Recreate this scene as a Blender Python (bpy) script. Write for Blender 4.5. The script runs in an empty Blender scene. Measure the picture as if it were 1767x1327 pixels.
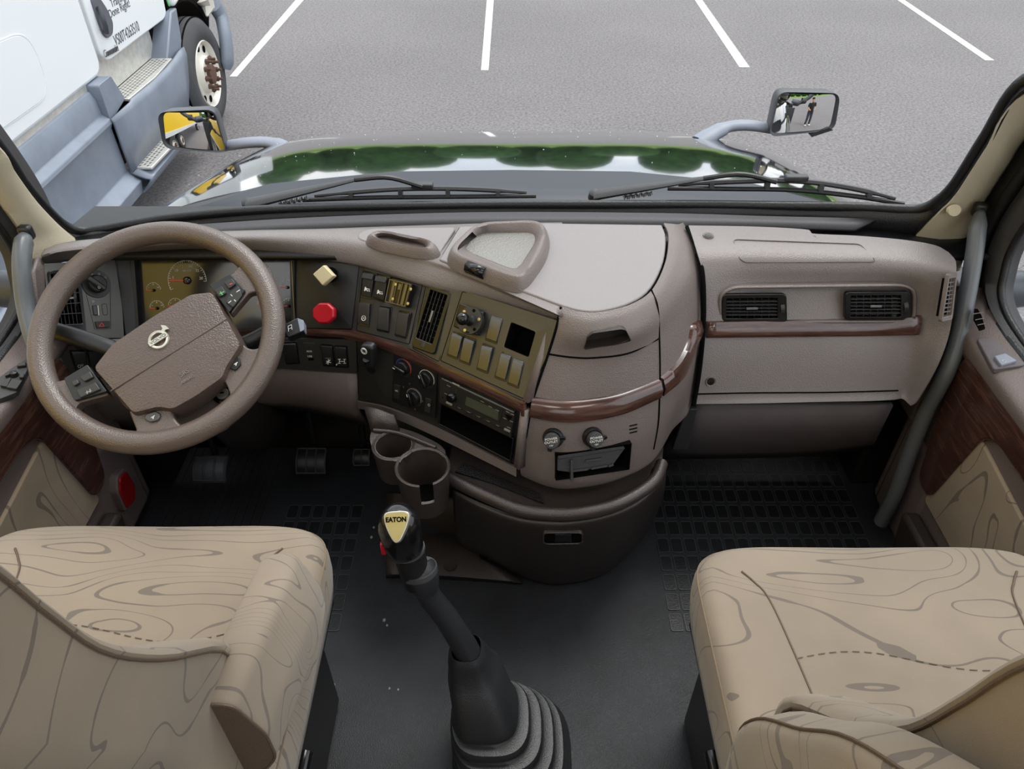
import bpy, math, random
import numpy as np
from mathutils import Vector as V, Matrix as M4
random.seed(7)
SC = bpy.context.scene
COL = SC.collection
# ---------------- camera, sky, light, exposure ----------------
IMW, IMH, FPX, TH = 1767.0, 1327.0, 1300.0, math.atan(1100/1300.0)
CT, ST = math.cos(TH), math.sin(TH)
CAM = V((0, 0, 1.5))
cd = bpy.data.cameras.new('camera'); cam = bpy.data.objects.new('camera', cd); COL.objects.link(cam)
cam.location = CAM; cam.rotation_euler = (math.pi/2-TH, 0, 0)
cd.sensor_width = 36; cd.sensor_fit = 'HORIZONTAL'; cd.lens = 36*FPX/IMW
cd.clip_start = .02; cd.clip_end = 900
SC.camera = cam
SC.view_settings.view_transform = 'Standard'; SC.view_settings.look = 'None'
SC.view_settings.gamma = 1; SC.view_settings.use_curve_mapping = False
SC.view_settings.exposure = 0.78
SC.cycles.max_bounces = 8; SC.cycles.transparent_max_bounces = 12
SC.cycles.caustics_reflective = False; SC.cycles.caustics_refractive = False
w = bpy.data.worlds.new('sky'); SC.world = w; w.use_nodes = True
nt = w.node_tree; N = nt.nodes; L = nt.links
bg = N['Background']
tc = N.new('ShaderNodeTexCoord')
cl = N.new('ShaderNodeTexNoise'); cl.inputs['Scale'].default_value = 2.6; cl.inputs['Detail'].default_value = 7
mp = N.new('ShaderNodeMapping'); mp.inputs['Scale'].default_value = (1, 1, 2.6)
L.new(tc.outputs['Generated'], mp.inputs[0]); L.new(mp.outputs[0], cl.inputs['Vector'])
cr = N.new('ShaderNodeValToRGB')
cr.color_ramp.elements[0].position = .42; cr.color_ramp.elements[0].color = (.66, .72, .80, 1)
cr.color_ramp.elements[1].position = .60; cr.color_ramp.elements[1].color = (1, 1, 1, 1)
L.new(cl.outputs['Fac'], cr.inputs[0]); L.new(cr.outputs[0], bg.inputs['Color'])
bg.inputs['Strength'].default_value = 1.35
sd = bpy.data.lights.new('sun', 'SUN'); sd.energy = 1.1; sd.angle = math.radians(25); sd.color = (1, .97, .92)
sun = bpy.data.objects.new('sun', sd); COL.objects.link(sun)
sun.rotation_euler = (math.radians(-22), math.radians(14), 0)

for lx in (-.45, .45):  # fill lights added under the ceiling to brighten the cab, no fixture modelled
    ad = bpy.data.lights.new('cab_fill_light', 'AREA'); ad.shape = 'RECTANGLE'; ad.size = .5; ad.size_y = .3; ad.energy = 2.0; ad.color = (1, .96, .91)
    ao = bpy.data.objects.new('cab_fill_light', ad); COL.objects.link(ao); ao.location = (lx, .15, 1.93)
# ---------------- pixel helpers: where a sight line meets a real plane ----------------
def ray(px, py):
    x = (px-IMW/2)/FPX; v = (IMH/2-py)/FPX
    return V((x, CT+v*ST, -ST+v*CT))
def at(px, py, X=None, Y=None, Z=None):
    d = ray(px, py)
    if X is not None: t = X/d.x
    elif Y is not None: t = Y/d.y
    else: t = (Z-CAM.z)/d.z
    return CAM+d*t
def proj(p):
    q = p-CAM; dep = q.y*CT-q.z*ST; up = q.y*ST+q.z*CT
    return (IMW/2+FPX*q.x/dep, IMH/2-FPX*up/dep)
class Pl:
    """a real plane; hit() gives the point of it seen at a place of the frame"""
    def __init__(s, p, n=None, c=None):
        if c is not None: nn = (n-p).cross(c-p)
        else: nn = n
        s.p = p.copy(); s.n = nn.normalized()
        if s.n.dot(CAM-p) < 0: s.n = -s.n
    def hit(s, px, py, h=0.0):
        d = ray(px, py); t = (s.p+s.n*h-CAM).dot(s.n)/d.dot(s.n)
        return CAM+d*t
    def pts(s, pix, h=0.0): return [s.hit(a, b, h) for a, b in pix]
    def lift(s, h): return Pl(s.p+s.n*h, s.n)

# ---------------- mesh builder ----------------
def orient(pts, n):
    m = V((0, 0, 0))
    for i in range(len(pts)): m += pts[i].cross(pts[(i+1) % len(pts)])
    return pts if m.dot(n) > 0 else pts[::-1]
def rnd(pts, r, seg=4):
    out = []; n = len(pts)
    for i in range(n):
        a, b, c = pts[i-1], pts[i], pts[(i+1) % n]
        r1 = min(r, (a-b).length*.48); r2 = min(r, (c-b).length*.48)
        p, q = b+(a-b).normalized()*r1, b+(c-b).normalized()*r2
        for k in range(seg+1):
            t = k/seg; out.append(p*(1-t)**2+b*2*t*(1-t)+q*t*t)
    return out
def cat(ctrl, n, closed=False):
    m = len(ctrl); out = []
    segs = m if closed else m-1
    for k in range(n):
        u = k/(n if closed else n-1)*segs; i = min(int(u), segs-1); t = u-i
        if closed: p0, p1, p2, p3 = ctrl[(i-1) % m], ctrl[i % m], ctrl[(i+1) % m], ctrl[(i+2) % m]
        else:
            p1, p2 = ctrl[i], ctrl[i+1]
            p0 = ctrl[i-1] if i > 0 else p1*2-p2
            p3 = ctrl[i+2] if i+2 < m else p2*2-p1
        out.append(p1*.5*2*.5*2*.5*2*.5 if False else (p1*2+(p2-p0)*t+(p0*2-p1*5+p2*4-p3)*t*t+(p1*3-p0-p2*3+p3)*t**3)*.5)
    return out
class G:
    def __init__(s): s.v = []; s.f = []
    def add(s, vs, fs):
        o = len(s.v); s.v += [tuple(p) for p in vs]; s.f += [tuple(i+o for i in f) for f in fs]; return s
    def prism(s, pts, n, h0, h1, inset=0):
        pts = orient(pts, n); k = len(pts)
        c = sum(pts, V((0, 0, 0)))/k
        top = [p+n*h1+(c-p).normalized()*inset for p in pts]
        s.add([p+n*h0 for p in pts]+top, [tuple(range(k-1, -1, -1)), tuple(range(k, 2*k))]+[(i, (i+1) % k, k+(i+1) % k, k+i) for i in range(k)])
        return s
    def ring(s, outer, inner, n, h0, h1):
        outer = orient(outer, n); inner = orient(inner, n); k = len(outer)
        vs = [p+n*h0 for p in outer]+[p+n*h1 for p in outer]+[p+n*h0 for p in inner]+[p+n*h1 for p in inner]
        fs = []
        for i in range(k):
            j = (i+1) % k
            fs += [(i, j, k+j, k+i), (k+i, k+j, 3*k+j, 3*k+i), (3*k+i, 3*k+j, 2*k+j, 2*k+i), (2*k+i, 2*k+j, j, i)]
        return s.add(vs, fs)
    def box(s, c, ax, ay, az, sx, sy, sz):
        vs = [c+ax*(sx*a/2)+ay*(sy*b/2)+az*(sz*d/2) for a in (-1, 1) for b in (-1, 1) for d in (-1, 1)]
        return s.add(vs, [(0, 1, 3, 2), (4, 6, 7, 5), (0, 4, 5, 1), (2, 3, 7, 6), (0, 2, 6, 4), (1, 5, 7, 3)])
    def abox(s, x0, x1, y0, y1, z0, z1):
        return s.box(V(((x0+x1)/2, (y0+y1)/2, (z0+z1)/2)), V((1, 0, 0)), V((0, 1, 0)), V((0, 0, 1)), abs(x1-x0), abs(y1-y0), abs(z1-z0))
    def bar(s, a, b, up, w, h):
        d = (b-a); l = d.length; d.normalize(); side = d.cross(up).normalized(); u = side.cross(d)
        return s.box((a+b)/2, d, side, u, l, w, h)
    def grid(s, rows, cu=False, cv=False):
        nv, nu = len(rows), len(rows[0]); vs = [p for r in rows for p in r]; fs = []
        for i in range(nv if cv else nv-1):
            for j in range(nu if cu else nu-1):
                a, b = i, (i+1) % nv; c, d = j, (j+1) % nu
                fs.append((a*nu+c, a*nu+d, b*nu+d, b*nu+c))
        return s.add(vs, fs)
    def tube(s, path, r, seg=12, closed=False, up=None, flat=1.0, cap=True):
        n = len(path); rr = r if isinstance(r, (list, tuple)) else [r]*n
        rows = []; prev = None
        for i, p in enumerate(path):
            a = path[i-1] if (i > 0 or closed) else p; b = path[(i+1) % n] if (i < n-1 or closed) else p
            d = (b-a).normalized()
            u = (up if up is not None else (prev if prev is not None else (V((0, 0, 1)) if abs(d.z) < .9 else V((1, 0, 0)))))
            sd_ = d.cross(u).normalized(); u2 = sd_.cross(d).normalized(); prev = u2
            rows.append([p+sd_*(rr[i]*math.cos(2*math.pi*k/seg))+u2*(rr[i]*flat*math.sin(2*math.pi*k/seg)) for k in range(seg)])
        s.grid(rows, cu=True, cv=closed)
        if cap and not closed:
            o = len(s.v)-n*seg
            s.f.append(tuple(range(o+seg-1, o-1, -1))); s.f.append(tuple(range(o+(n-1)*seg, o+n*seg)))
        return s
    def lathe(s, o, ax, prof, seg=32, x=None):
        ax = ax.normalized(); x = x or (ax.cross(V((.3, .5, .9))).normalized()); y = ax.cross(x)
        rows = [[o+ax*h+(x*math.cos(2*math.pi*k/seg)+y*math.sin(2*math.pi*k/seg))*max(r, 1e-5) for k in range(seg)] for h, r in prof]
        return s.grid(rows, cu=True)
    def ell(s, c, a, b, d, seg=20, rings=12, p=1.0):
        rows = []
        sg = lambda t: math.copysign(abs(t)**p, t)
        for i in range(rings+1):
            th = math.pi*i/rings-math.pi/2
            rows.append([c+a*(sg(math.cos(th))*sg(math.cos(2*math.pi*k/seg)))+b*(sg(math.cos(th))*sg(math.sin(2*math.pi*k/seg)))+d*sg(math.sin(th)) for k in range(seg)])
        return s.grid(rows, cu=True)
    def build(s, name, mat, parent=None, bevel=0, seg=2, solid=0, off=0, sub=0, smooth=True, angle=38, label=None):
        me = bpy.data.meshes.new(name); me.from_pydata(s.v, [], s.f); me.validate(); me.update()
        o = bpy.data.objects.new(name, me); COL.objects.link(o)
        me.materials.append(mat)
        import bmesh
        bm = bmesh.new(); bm.from_mesh(me); bmesh.ops.remove_doubles(bm, verts=bm.verts, dist=1e-6); bmesh.ops.recalc_face_normals(bm, faces=bm.faces); bm.to_mesh(me); bm.free()
        if smooth:
            for p in me.polygons: p.use_smooth = True
            me.set_sharp_from_angle(angle=math.radians(angle))
        if solid:
            m = o.modifiers.new('solid', 'SOLIDIFY'); m.thickness = solid; m.offset = off
        if bevel:
            m = o.modifiers.new('bevel', 'BEVEL'); m.width = bevel; m.segments = seg; m.limit_method = 'ANGLE'; m.angle_limit = math.radians(40)
        if sub:
            m = o.modifiers.new('sub', 'SUBSURF'); m.levels = sub; m.render_levels = sub
        adopt(o, parent)
        if label: o['label'] = label
        return o
def adopt(o, parent):
    if parent is not None:
        o.parent = parent
        b = M4.Translation(parent.location) if parent.parent is None else M4.Identity(4)
        o.matrix_parent_inverse = b.inverted()
def tag(o, label, cat, group=None, kind=None):
    o['label'] = label; o['category'] = cat
    if group: o['group'] = group
    if kind: o['kind'] = kind
    return o
def thing(name, loc, label, cat, group=None, kind=None):
    o = bpy.data.objects.new(name, None); COL.objects.link(o); o.location = loc; o.empty_display_size = .05
    return tag(o, label, cat, group, kind)
def struct(o): o['kind'] = 'structure'; return o
def dup(root, delta, label, group=None):
    r = root.copy(); COL.objects.link(r); r.location = root.location+delta; r['label'] = label
    if group: r['group'] = group
    for ch in list(root.children):
        c = ch.copy(); COL.objects.link(c); c.parent = r
        for g in ch.children:
            d = g.copy(); COL.objects.link(d); d.parent = c
    return r
def text(s, pl, px, py, size, mat, parent=None, dx=1, dy=0, h=.0006, name='lettering', align='CENTER', sx=1.0, ext=.0002, bold=0):
    """lettering lying on a plane; size in metres of letter height"""
    c = pl.hit(px, py); e = (pl.hit(px+dx*4, py+dy*4)-c).normalized(); n = pl.n; y = n.cross(e).normalized()
    return text3(s, c+n*h, e, y, n, size, mat, parent, name, align, sx, ext, bold)
def text3(s, c, e, y, n, size, mat, parent=None, name='lettering', align='CENTER', sx=1.0, ext=.0002, bold=0):
    cu = bpy.data.curves.new(name, 'FONT'); cu.body = s; cu.size = size*1.4; cu.align_x = align; cu.align_y = 'CENTER'; cu.extrude = ext; cu.offset = bold*size
    o = bpy.data.objects.new(name, cu); COL.objects.link(o); cu.materials.append(mat)
    o.matrix_basis = M4(((e.x*sx, y.x, n.x, c.x), (e.y*sx, y.y, n.y, c.y), (e.z*sx, y.z, n.z, c.z), (0, 0, 0, 1)))
    adopt(o, parent); return o

# ---------------- materials ----------------
def lin(c): return tuple(((x/255)/12.92 if x/255 <= .04045 else ((x/255+.055)/1.055)**2.4) for x in c)+(1,)
def mat(name, rgb, rough=.5, bump=0, bscale=400, metal=0, spec=.5, coat=0, var=0, vscale=30, emis=None, kind='voronoi'):
    m = bpy.data.materials.new(name); m.use_nodes = True; t = m.node_tree; b = t.nodes['Principled BSDF']
    b.inputs['Base Color'].default_value = lin(rgb); b.inputs['Roughness'].default_value = rough
    b.inputs['Metallic'].default_value = metal; b.inputs['Specular IOR Level'].default_value = spec
    b.inputs['Coat Weight'].default_value = coat; b.inputs['Coat Roughness'].default_value = .08
    tcn = t.nodes.new('ShaderNodeTexCoord')
    if bump:
        if kind == 'voronoi':
            x = t.nodes.new('ShaderNodeTexVoronoi'); x.inputs['Scale'].default_value = bscale; out = x.outputs['Distance']
        else:
            x = t.nodes.new('ShaderNodeTexNoise'); x.inputs['Scale'].default_value = bscale; x.inputs['Detail'].default_value = 3; out = x.outputs['Fac']
        t.links.new(tcn.outputs['Object'], x.inputs['Vector'])
        bn = t.nodes.new('ShaderNodeBump'); bn.inputs['Strength'].default_value = bump; bn.inputs['Distance'].default_value = .0012
        t.links.new(out, bn.inputs['Height']); t.links.new(bn.outputs[0], b.inputs['Normal'])
    if var:
        nz = t.nodes.new('ShaderNodeTexNoise'); nz.inputs['Scale'].default_value = vscale; nz.inputs['Detail'].default_value = 6; nz.inputs['Roughness'].default_value = .65
        t.links.new(tcn.outputs['Object'], nz.inputs['Vector'])
        rp = t.nodes.new('ShaderNodeValToRGB'); c = lin(rgb)
        rp.color_ramp.elements[0].position = .35; rp.color_ramp.elements[0].color = tuple(x*(1-var) for x in c[:3])+(1,)
        rp.color_ramp.elements[1].position = .68; rp.color_ramp.elements[1].color = tuple(min(1, x*(1+var)) for x in c[:3])+(1,)
        t.links.new(nz.outputs['Fac'], rp.inputs[0]); t.links.new(rp.outputs[0], b.inputs['Base Color'])
    return m
M = {}
M['pad'] = mat('dash_pad', (122, 115, 113), .36, .45, 460)
M['brown'] = mat('dash_brown', (112, 102, 98), .38, .45, 460)
M['lid'] = mat('dash_lid', (134, 128, 128), .42, .4, 650)
M['bin'] = mat('bin_brown', (62, 54, 51), .33, .4, 500, spec=.7)
M['dbin'] = mat('bin_dark', (48, 42, 39), .42, .3, 500)
M['panel'] = mat('panel_satin', (48, 46, 43), .30, .12, 900, spec=.8, var=.08, vscale=60)
M['panel2'] = mat('panel_grey', (92, 91, 86), .32, .15, 900, spec=.7)
M['bracket'] = mat('bracket_bronze', (110, 100, 70), .35, metal=.5)
M['blk'] = mat('black_plastic', (25, 25, 26), .38, .15, 900)
M['gblk'] = mat('black_gloss', (18, 18, 19), .16)
M['hole'] = mat('dark_void', (6, 6, 6), .9, spec=.1)
M['sw'] = mat('switch_grey', (44, 43, 40), .36, .12, 900)
M['blank'] = mat('blank_cover', (50, 48, 44), .20, .08, 900, spec=1.0)
M['dgrey'] = mat('dark_grey', (58, 58, 60), .5, .3, 500)
M['cowl'] = mat('cowl_strip', (62, 61, 64), .55, .3, 500)
M['knee'] = mat('knee_grey', (94, 87, 89), .55, .35, 400, var=.07, vscale=14)
M['grab'] = mat('grab_grey', (96, 100, 103), .32, .12, 700)
M['ring'] = mat('hole_rim', (95, 84, 78), .35, .3, 600)
M['rim'] = mat('wheel_leather', (92, 80, 73), .33, .4, 420, spec=.7)
M['bag'] = mat('airbag_skin', (82, 68, 61), .36, .6, 330, spec=.7)
M['silver'] = mat('silver', (205, 203, 190), .3, metal=.7)
M['steel'] = mat('steel', (120, 120, 118), .35, metal=.9)
M['brass'] = mat('screw_brass', (200, 180, 110), .35, metal=.6)
M['white'] = mat('white_print', (225, 225, 215), .6)
M['dim'] = mat('grey_print', (150, 148, 138), .6)
M['green'] = mat('green_print', (90, 190, 110), .6)
M['red'] = mat('red_plastic', (178, 14, 34), .35)
M['redp'] = mat('red_print', (214, 60, 50), .5)
M['bluep'] = mat('blue_print', (60, 90, 170), .5)
M['yelk'] = mat('yellow_knob', (206, 192, 152), .4)
M['amber'] = mat('olive_bright', (150, 132, 40), .4)
M['pedal'] = mat('pedal_rubber_lit', (62, 66, 72), .45, .2, 700)  # for the clutch pedal: brighter light put into the rubber colour
M['mat'] = mat('floor_rubber', (33, 35, 39), .55, .5, 520, var=.30, vscale=9)
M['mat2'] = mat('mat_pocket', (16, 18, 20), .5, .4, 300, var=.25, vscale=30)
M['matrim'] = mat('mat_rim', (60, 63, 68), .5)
M['boot'] = mat('boot_rubber', (36, 37, 39), .42, .25, 500)
M['ivory'] = mat('ivory_trim', (190, 180, 156), .55, .4, 500)
M['seal'] = mat('rubber_seal', (24, 24, 27), .42, .3, 300)
M['doorp'] = mat('door_brown', (106, 94, 90), .5, .5, 420)
M['redlens'] = mat('red_lens', (150, 20, 22), .2)
M['screen'] = mat('screen', (78, 82, 66), .25)
M['mgrey'] = mat('mirror_housing', (64, 67, 74), .4, .2, 500)
M['arm'] = mat('mirror_arm', (128, 134, 146), .45, .2, 500)
M['carpet'] = mat('black_carpet', (30, 25, 24), .95, 1, 160, var=.5, vscale=120)
def mirror_mat():
    m = mat('mirror_glass', (235, 235, 235), .01, metal=1); return m
M['mirror'] = mirror_mat()
def wood():
    m = bpy.data.materials.new('wood_trim'); m.use_nodes = True; t = m.node_tree; b = t.nodes['Principled BSDF']
    c = t.nodes.new('ShaderNodeTexCoord'); mp = t.nodes.new('ShaderNodeMapping'); mp.inputs['Scale'].default_value = (5, 4, 55)
    nz = t.nodes.new('ShaderNodeTexNoise'); nz.inputs['Scale'].default_value = 2.2; nz.inputs['Detail'].default_value = 8; nz.inputs['Roughness'].default_value = .7; nz.inputs['Distortion'].default_value = .5
    r = t.nodes.new('ShaderNodeValToRGB'); e = r.color_ramp.elements
    e[0].position = .32; e[0].color = lin((44, 28, 25)); e[1].position = .72; e[1].color = lin((100, 72, 60))
    x = e.new(.5); x.color = lin((70, 45, 38))
    t.links.new(c.outputs['Object'], mp.inputs[0]); t.links.new(mp.outputs[0], nz.inputs['Vector']); t.links.new(nz.outputs['Fac'], r.inputs[0]); t.links.new(r.outputs[0], b.inputs['Base Color'])
    b.inputs['Roughness'].default_value = .22; b.inputs['Coat Weight'].default_value = .5; b.inputs['Coat Roughness'].default_value = .1
    return m
M['wood'] = wood()
def fabric(name, rgb, line, scale, bands, rot=(0, 0, 0)):
    m = bpy.data.materials.new(name); m.use_nodes = True; t = m.node_tree; b = t.nodes['Principled BSDF']; K = t.nodes.new; LK = t.links.new
    c = K('ShaderNodeTexCoord'); mp = K('ShaderNodeMapping'); mp.inputs['Rotation'].default_value = rot; mp.inputs['Scale'].default_value = scale
    LK(c.outputs['Object'], mp.inputs[0])
    nz = K('ShaderNodeTexNoise'); nz.inputs['Scale'].default_value = 1; nz.inputs['Detail'].default_value = 1.2; nz.inputs['Roughness'].default_value = .42; nz.inputs['Distortion'].default_value = .55
    LK(mp.outputs[0], nz.inputs['Vector'])
    wd = K('ShaderNodeTexNoise'); wd.inputs['Scale'].default_value = 2.3; wd.inputs['Detail'].default_value = 1; LK(mp.outputs[0], wd.inputs['Vector'])
    def mth(op, a, b_=None):
        n = K('ShaderNodeMath'); n.operation = op
        for i, q in enumerate((a, b_)):
            if q is None: continue
            if isinstance(q, (int, float)): n.inputs[i].default_value = q
            else: LK(q, n.inputs[i])
        return n.outputs[0]
    f = mth('ABSOLUTE', mth('SUBTRACT', mth('FRACT', mth('MULTIPLY', nz.outputs['Fac'], bands)), .5))
    wid = mth('MAXIMUM', mth('MULTIPLY', mth('MINIMUM', mth('SUBTRACT', wd.outputs['Fac'], .52), .12), .8), .034)
    mask = mth('LESS_THAN', f, wid)
    # weave grain and light wear
    gr = K('ShaderNodeTexNoise'); gr.inputs['Scale'].default_value = 900; LK(c.outputs['Object'], gr.inputs['Vector'])
    wn = K('ShaderNodeTexNoise'); wn.inputs['Scale'].default_value = 5; wn.inputs['Detail'].default_value = 4; LK(c.outputs['Object'], wn.inputs['Vector'])
    base = K('ShaderNodeValToRGB'); L0 = lin(rgb); base.color_ramp.elements[0].position = .3; base.color_ramp.elements[0].color = tuple(x*.88 for x in L0[:3])+(1,)
    base.color_ramp.elements[1].position = .7; base.color_ramp.elements[1].color = tuple(x*1.08 for x in L0[:3])+(1,)
    LK(wn.outputs['Fac'], base.inputs[0])
    mx = K('ShaderNodeMix'); mx.data_type = 'RGBA'; LK(mth('MULTIPLY', mask, .8), mx.inputs[0]); LK(base.outputs[0], mx.inputs[6]); mx.inputs[7].default_value = lin(line)
    LK(mx.outputs[2], b.inputs['Base Color']); b.inputs['Roughness'].default_value = .9; b.inputs['Specular IOR Level'].default_value = .15
    b.inputs['Sheen Weight'].default_value = .15
    bn = K('ShaderNodeBump'); bn.inputs['Strength'].default_value = .35; bn.inputs['Distance'].default_value = .0006
    fold = K('ShaderNodeTexNoise'); fold.inputs['Scale'].default_value = 7; fold.inputs['Detail'].default_value = 2; LK(c.outputs['Object'], fold.inputs['Vector'])
    bn2 = K('ShaderNodeBump'); bn2.inputs['Strength'].default_value = .5; bn2.inputs['Distance'].default_value = .02
    LK(fold.outputs['Fac'], bn2.inputs['Height']); LK(gr.outputs['Fac'], bn.inputs['Height']); LK(bn2.outputs[0], bn.inputs['Normal']); LK(bn.outputs[0], b.inputs['Normal'])
    return m
M['fab'] = fabric('seat_fabric', (140, 128, 113), (100, 92, 86), (2.3, 7.0, 3.0), 17)
M['fab2'] = fabric('seat_fabric_side', (138, 125, 108), (98, 88, 81), (4, 4.2, 7.5), 8, (.95, 0, 0))
M['fab3'] = fabric('door_fabric', (146, 130, 110), (96, 85, 74), (3, 8, 3), 9, (.7, 0, 0))
M['plainfab'] = mat('plain_fabric', (126, 112, 94), .9, .3, 900, spec=.15, var=.08, vscale=9)
M['browncap'] = mat('brown_vinyl', (92, 76, 62), .6, .4, 500)
def asphalt():
    m = bpy.data.materials.new('asphalt'); m.use_nodes = True; t = m.node_tree; b = t.nodes['Principled BSDF']; K = t.nodes.new; LK = t.links.new
    c = K('ShaderNodeTexCoord'); a = K('ShaderNodeTexNoise'); a.inputs['Scale'].default_value = 38; a.inputs['Detail'].default_value = 8; a.inputs['Roughness'].default_value = .75
    d = K('ShaderNodeTexNoise'); d.inputs['Scale'].default_value = .5; d.inputs['Detail'].default_value = 5
    v = K('ShaderNodeTexVoronoi'); v.inputs['Scale'].default_value = 42
    for x in (a, d, v): LK(c.outputs['Object'], x.inputs['Vector'])
    r = K('ShaderNodeValToRGB'); e = r.color_ramp.elements; e[0].position = .34; e[0].color = lin((82, 78, 80)); e[1].position = .68; e[1].color = lin((146, 142, 142))
    LK(a.outputs['Fac'], r.inputs[0])
    s = K('ShaderNodeValToRGB'); s.color_ramp.elements[0].position = .05; s.color_ramp.elements[0].color = (1, 1, 1, 1); s.color_ramp.elements[1].position = .13; s.color_ramp.elements[1].color = (0, 0, 0, 1)
    LK(v.outputs['Distance'], s.inputs[0])
    sel = K('ShaderNodeMath'); sel.operation = 'GREATER_THAN'; sel.inputs[1].default_value = .80
    sp = K('ShaderNodeSeparateColor'); LK(v.outputs['Color'], sp.inputs[0]); LK(sp.outputs[0], sel.inputs[0])
    mu = K('ShaderNodeMath'); mu.operation = 'MULTIPLY'; LK(s.outputs[0], mu.inputs[0]); LK(sel.outputs[0], mu.inputs[1])
    mx = K('ShaderNodeMix'); mx.data_type = 'RGBA'; LK(mu.outputs[0], mx.inputs[0]); LK(r.outputs[0], mx.inputs[6]); mx.inputs[7].default_value = lin((205, 200, 198))
    m2 = K('ShaderNodeMix'); m2.data_type = 'RGBA'; m2.blend_type = 'MULTIPLY'; m2.inputs[0].default_value = .35; LK(mx.outputs[2], m2.inputs[6]); LK(d.outputs['Fac'], m2.inputs[7])
    LK(m2.outputs[2], b.inputs['Base Color']); b.inputs['Roughness'].default_value = .85
    bn = K('ShaderNodeBump'); bn.inputs['Strength'].default_value = .6; bn.inputs['Distance'].default_value = .01; LK(a.outputs['Fac'], bn.inputs['Height']); LK(bn.outputs[0], b.inputs['Normal'])
    return m
M['asphalt'] = asphalt()
M['grass'] = mat('grass', (96, 128, 44), .95, var=.35, vscale=.6)
M['leafg'] = mat('tree_green', (52, 84, 40), .95, var=.5, vscale=1.2)
M['line'] = mat('line_paint', (196, 194, 188), .8, var=.22, vscale=25)
M['paint'] = mat('white_truck_paint', (232, 236, 238), .25, coat=.4)
M['fair'] = mat('fairing_grey', (124, 132, 145), .42, .2, 300, var=.10, vscale=4)
M['tread'] = mat('aluminium', (214, 212, 206), .4, metal=.5, var=.12, vscale=20)
M['tire'] = mat('tire_rubber', (66, 66, 68), .75, .3, 200, var=.12, vscale=12)
M['rimw'] = mat('white_rim', (222, 218, 208), .4)
M['rust'] = mat('rusty_nut', (92, 66, 54), .7, var=.3, vscale=60)
M['yellow'] = mat('trailer_yellow', (250, 205, 12), .4)
M['hood'] = mat('black_gloss_paint', (16, 17, 21), .035, coat=1, spec=.9)
M['handle'] = mat('handle_grey', (92, 92, 102), .45)
M['text'] = mat('dark_print', (74, 78, 84), .6)
def glass(name, tint=(1, 1, 1)):
    m = bpy.data.materials.new(name); m.use_nodes = True; t = m.node_tree; t.nodes.clear()
    o = t.nodes.new('ShaderNodeOutputMaterial'); mx = t.nodes.new('ShaderNodeMixShader'); tr = t.nodes.new('ShaderNodeBsdfTransparent'); gl = t.nodes.new('ShaderNodeBsdfGlossy')
    fr = t.nodes.new('ShaderNodeFresnel'); ge = t.nodes.new('ShaderNodeNewGeometry'); io = t.nodes.new('ShaderNodeMapRange'); io.inputs['To Min'].default_value = 1.25; io.inputs['To Max'].default_value = .8
    t.links.new(ge.outputs['Backfacing'], io.inputs['Value']); t.links.new(io.outputs[0], fr.inputs['IOR']); gl.inputs['Roughness'].default_value = .0; tr.inputs['Color'].default_value = tint+(1,)
    t.links.new(fr.outputs[0], mx.inputs[0]); t.links.new(tr.outputs[0], mx.inputs[1]); t.links.new(gl.outputs[0], mx.inputs[2]); t.links.new(mx.outputs[0], o.inputs[0])
    return m
M['glass'] = glass('window_glass', (.98, .99, .985))
X_, Y_, Z_ = V((1, 0, 0)), V((0, 1, 0)), V((0, 0, 1))
GZ = -1.34
# ================= ground =================
g = G(); g.add([V((-60, -40, GZ)), V((60, -40, GZ)), V((60, 34, GZ)), V((-60, 34, GZ))], [(0, 1, 2, 3)])
struct(g.build('ground', M['asphalt']))
g = G()
for a in ((-200, 200, 34, 200), (60, 200, -200, 34), (-200, -60, -200, 34), (-60, 60, -200, -40)):
    g.add([V((a[0], a[2], GZ)), V((a[1], a[2], GZ)), V((a[1], a[3], GZ)), V((a[0], a[3], GZ))], [(0, 1, 2, 3)])
struct(g.build('lawn', M['grass']))
def stripe(b0, b1, t0, t1, label):
    gp = GZ+.004
    A, B = at(*b0, Z=gp), at(*b1, Z=gp); C, D = at(*t0, Z=gp), at(*t1, Z=gp)
    C = A+(C-A)*1.35; D = B+(D-B)*1.35
    g = G(); g.add([A, B, D, C]+[p-Z_*.003 for p in (A, B, D, C)], [(0, 1, 2, 3), (4, 5, 1, 0), (5, 6, 2, 1), (6, 7, 3, 2), (7, 4, 0, 3)])
    tag(g.build('parking_line', M['line']), label, 'parking line', 'white painted parking lines')
stripe((396, 132), (409, 132), (510, 0), (524, 0), 'white painted parking line starting beside the white truck wheel')
stripe((830, 121), (843, 121), (840, 0), (852, 0), 'white painted parking line running straight ahead of the hood middle')
stripe((1276, 116), (1294, 116), (1199, 0), (1212, 0), 'white painted parking line ending beyond the passenger side hood mirror, left of the last line')
stripe((1700, 104), (1716, 104), (1549, 0), (1561, 0), 'white painted parking line farthest from the white truck, near the passenger pillar')
g = G()
for a in range(46):
    x = -50+a*3.2+random.uniform(-1, 1); y = 48+random.uniform(-4, 8); h = random.choice((5, 8.5, 10, 11, 9.5))*random.uniform(.85, 1.1)
    g.ell(V((x, y, GZ+h*.5)), X_*2.6, Y_*2.3, Z_*h*.5, 12, 8, .85)
for a in range(24):
    x = 70+random.uniform(-4, 4); y = -60+a*4.5; h = random.uniform(3, 6)
    g.ell(V((x, y, GZ+h*.5)), X_*2.8, Y_*2.8, Z_*h*.5, 12, 8, .85)
    x = -40+a*4.5; y = -62
    g.ell(V((x, y, GZ+h*.5)), X_*2.8, Y_*2.8, Z_*h*.5, 12, 8, .85)
tag(g.build('treeline', M['leafg']), 'green line of trees along the far edge of the lot, seen mirrored', 'trees', kind='stuff')

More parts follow.
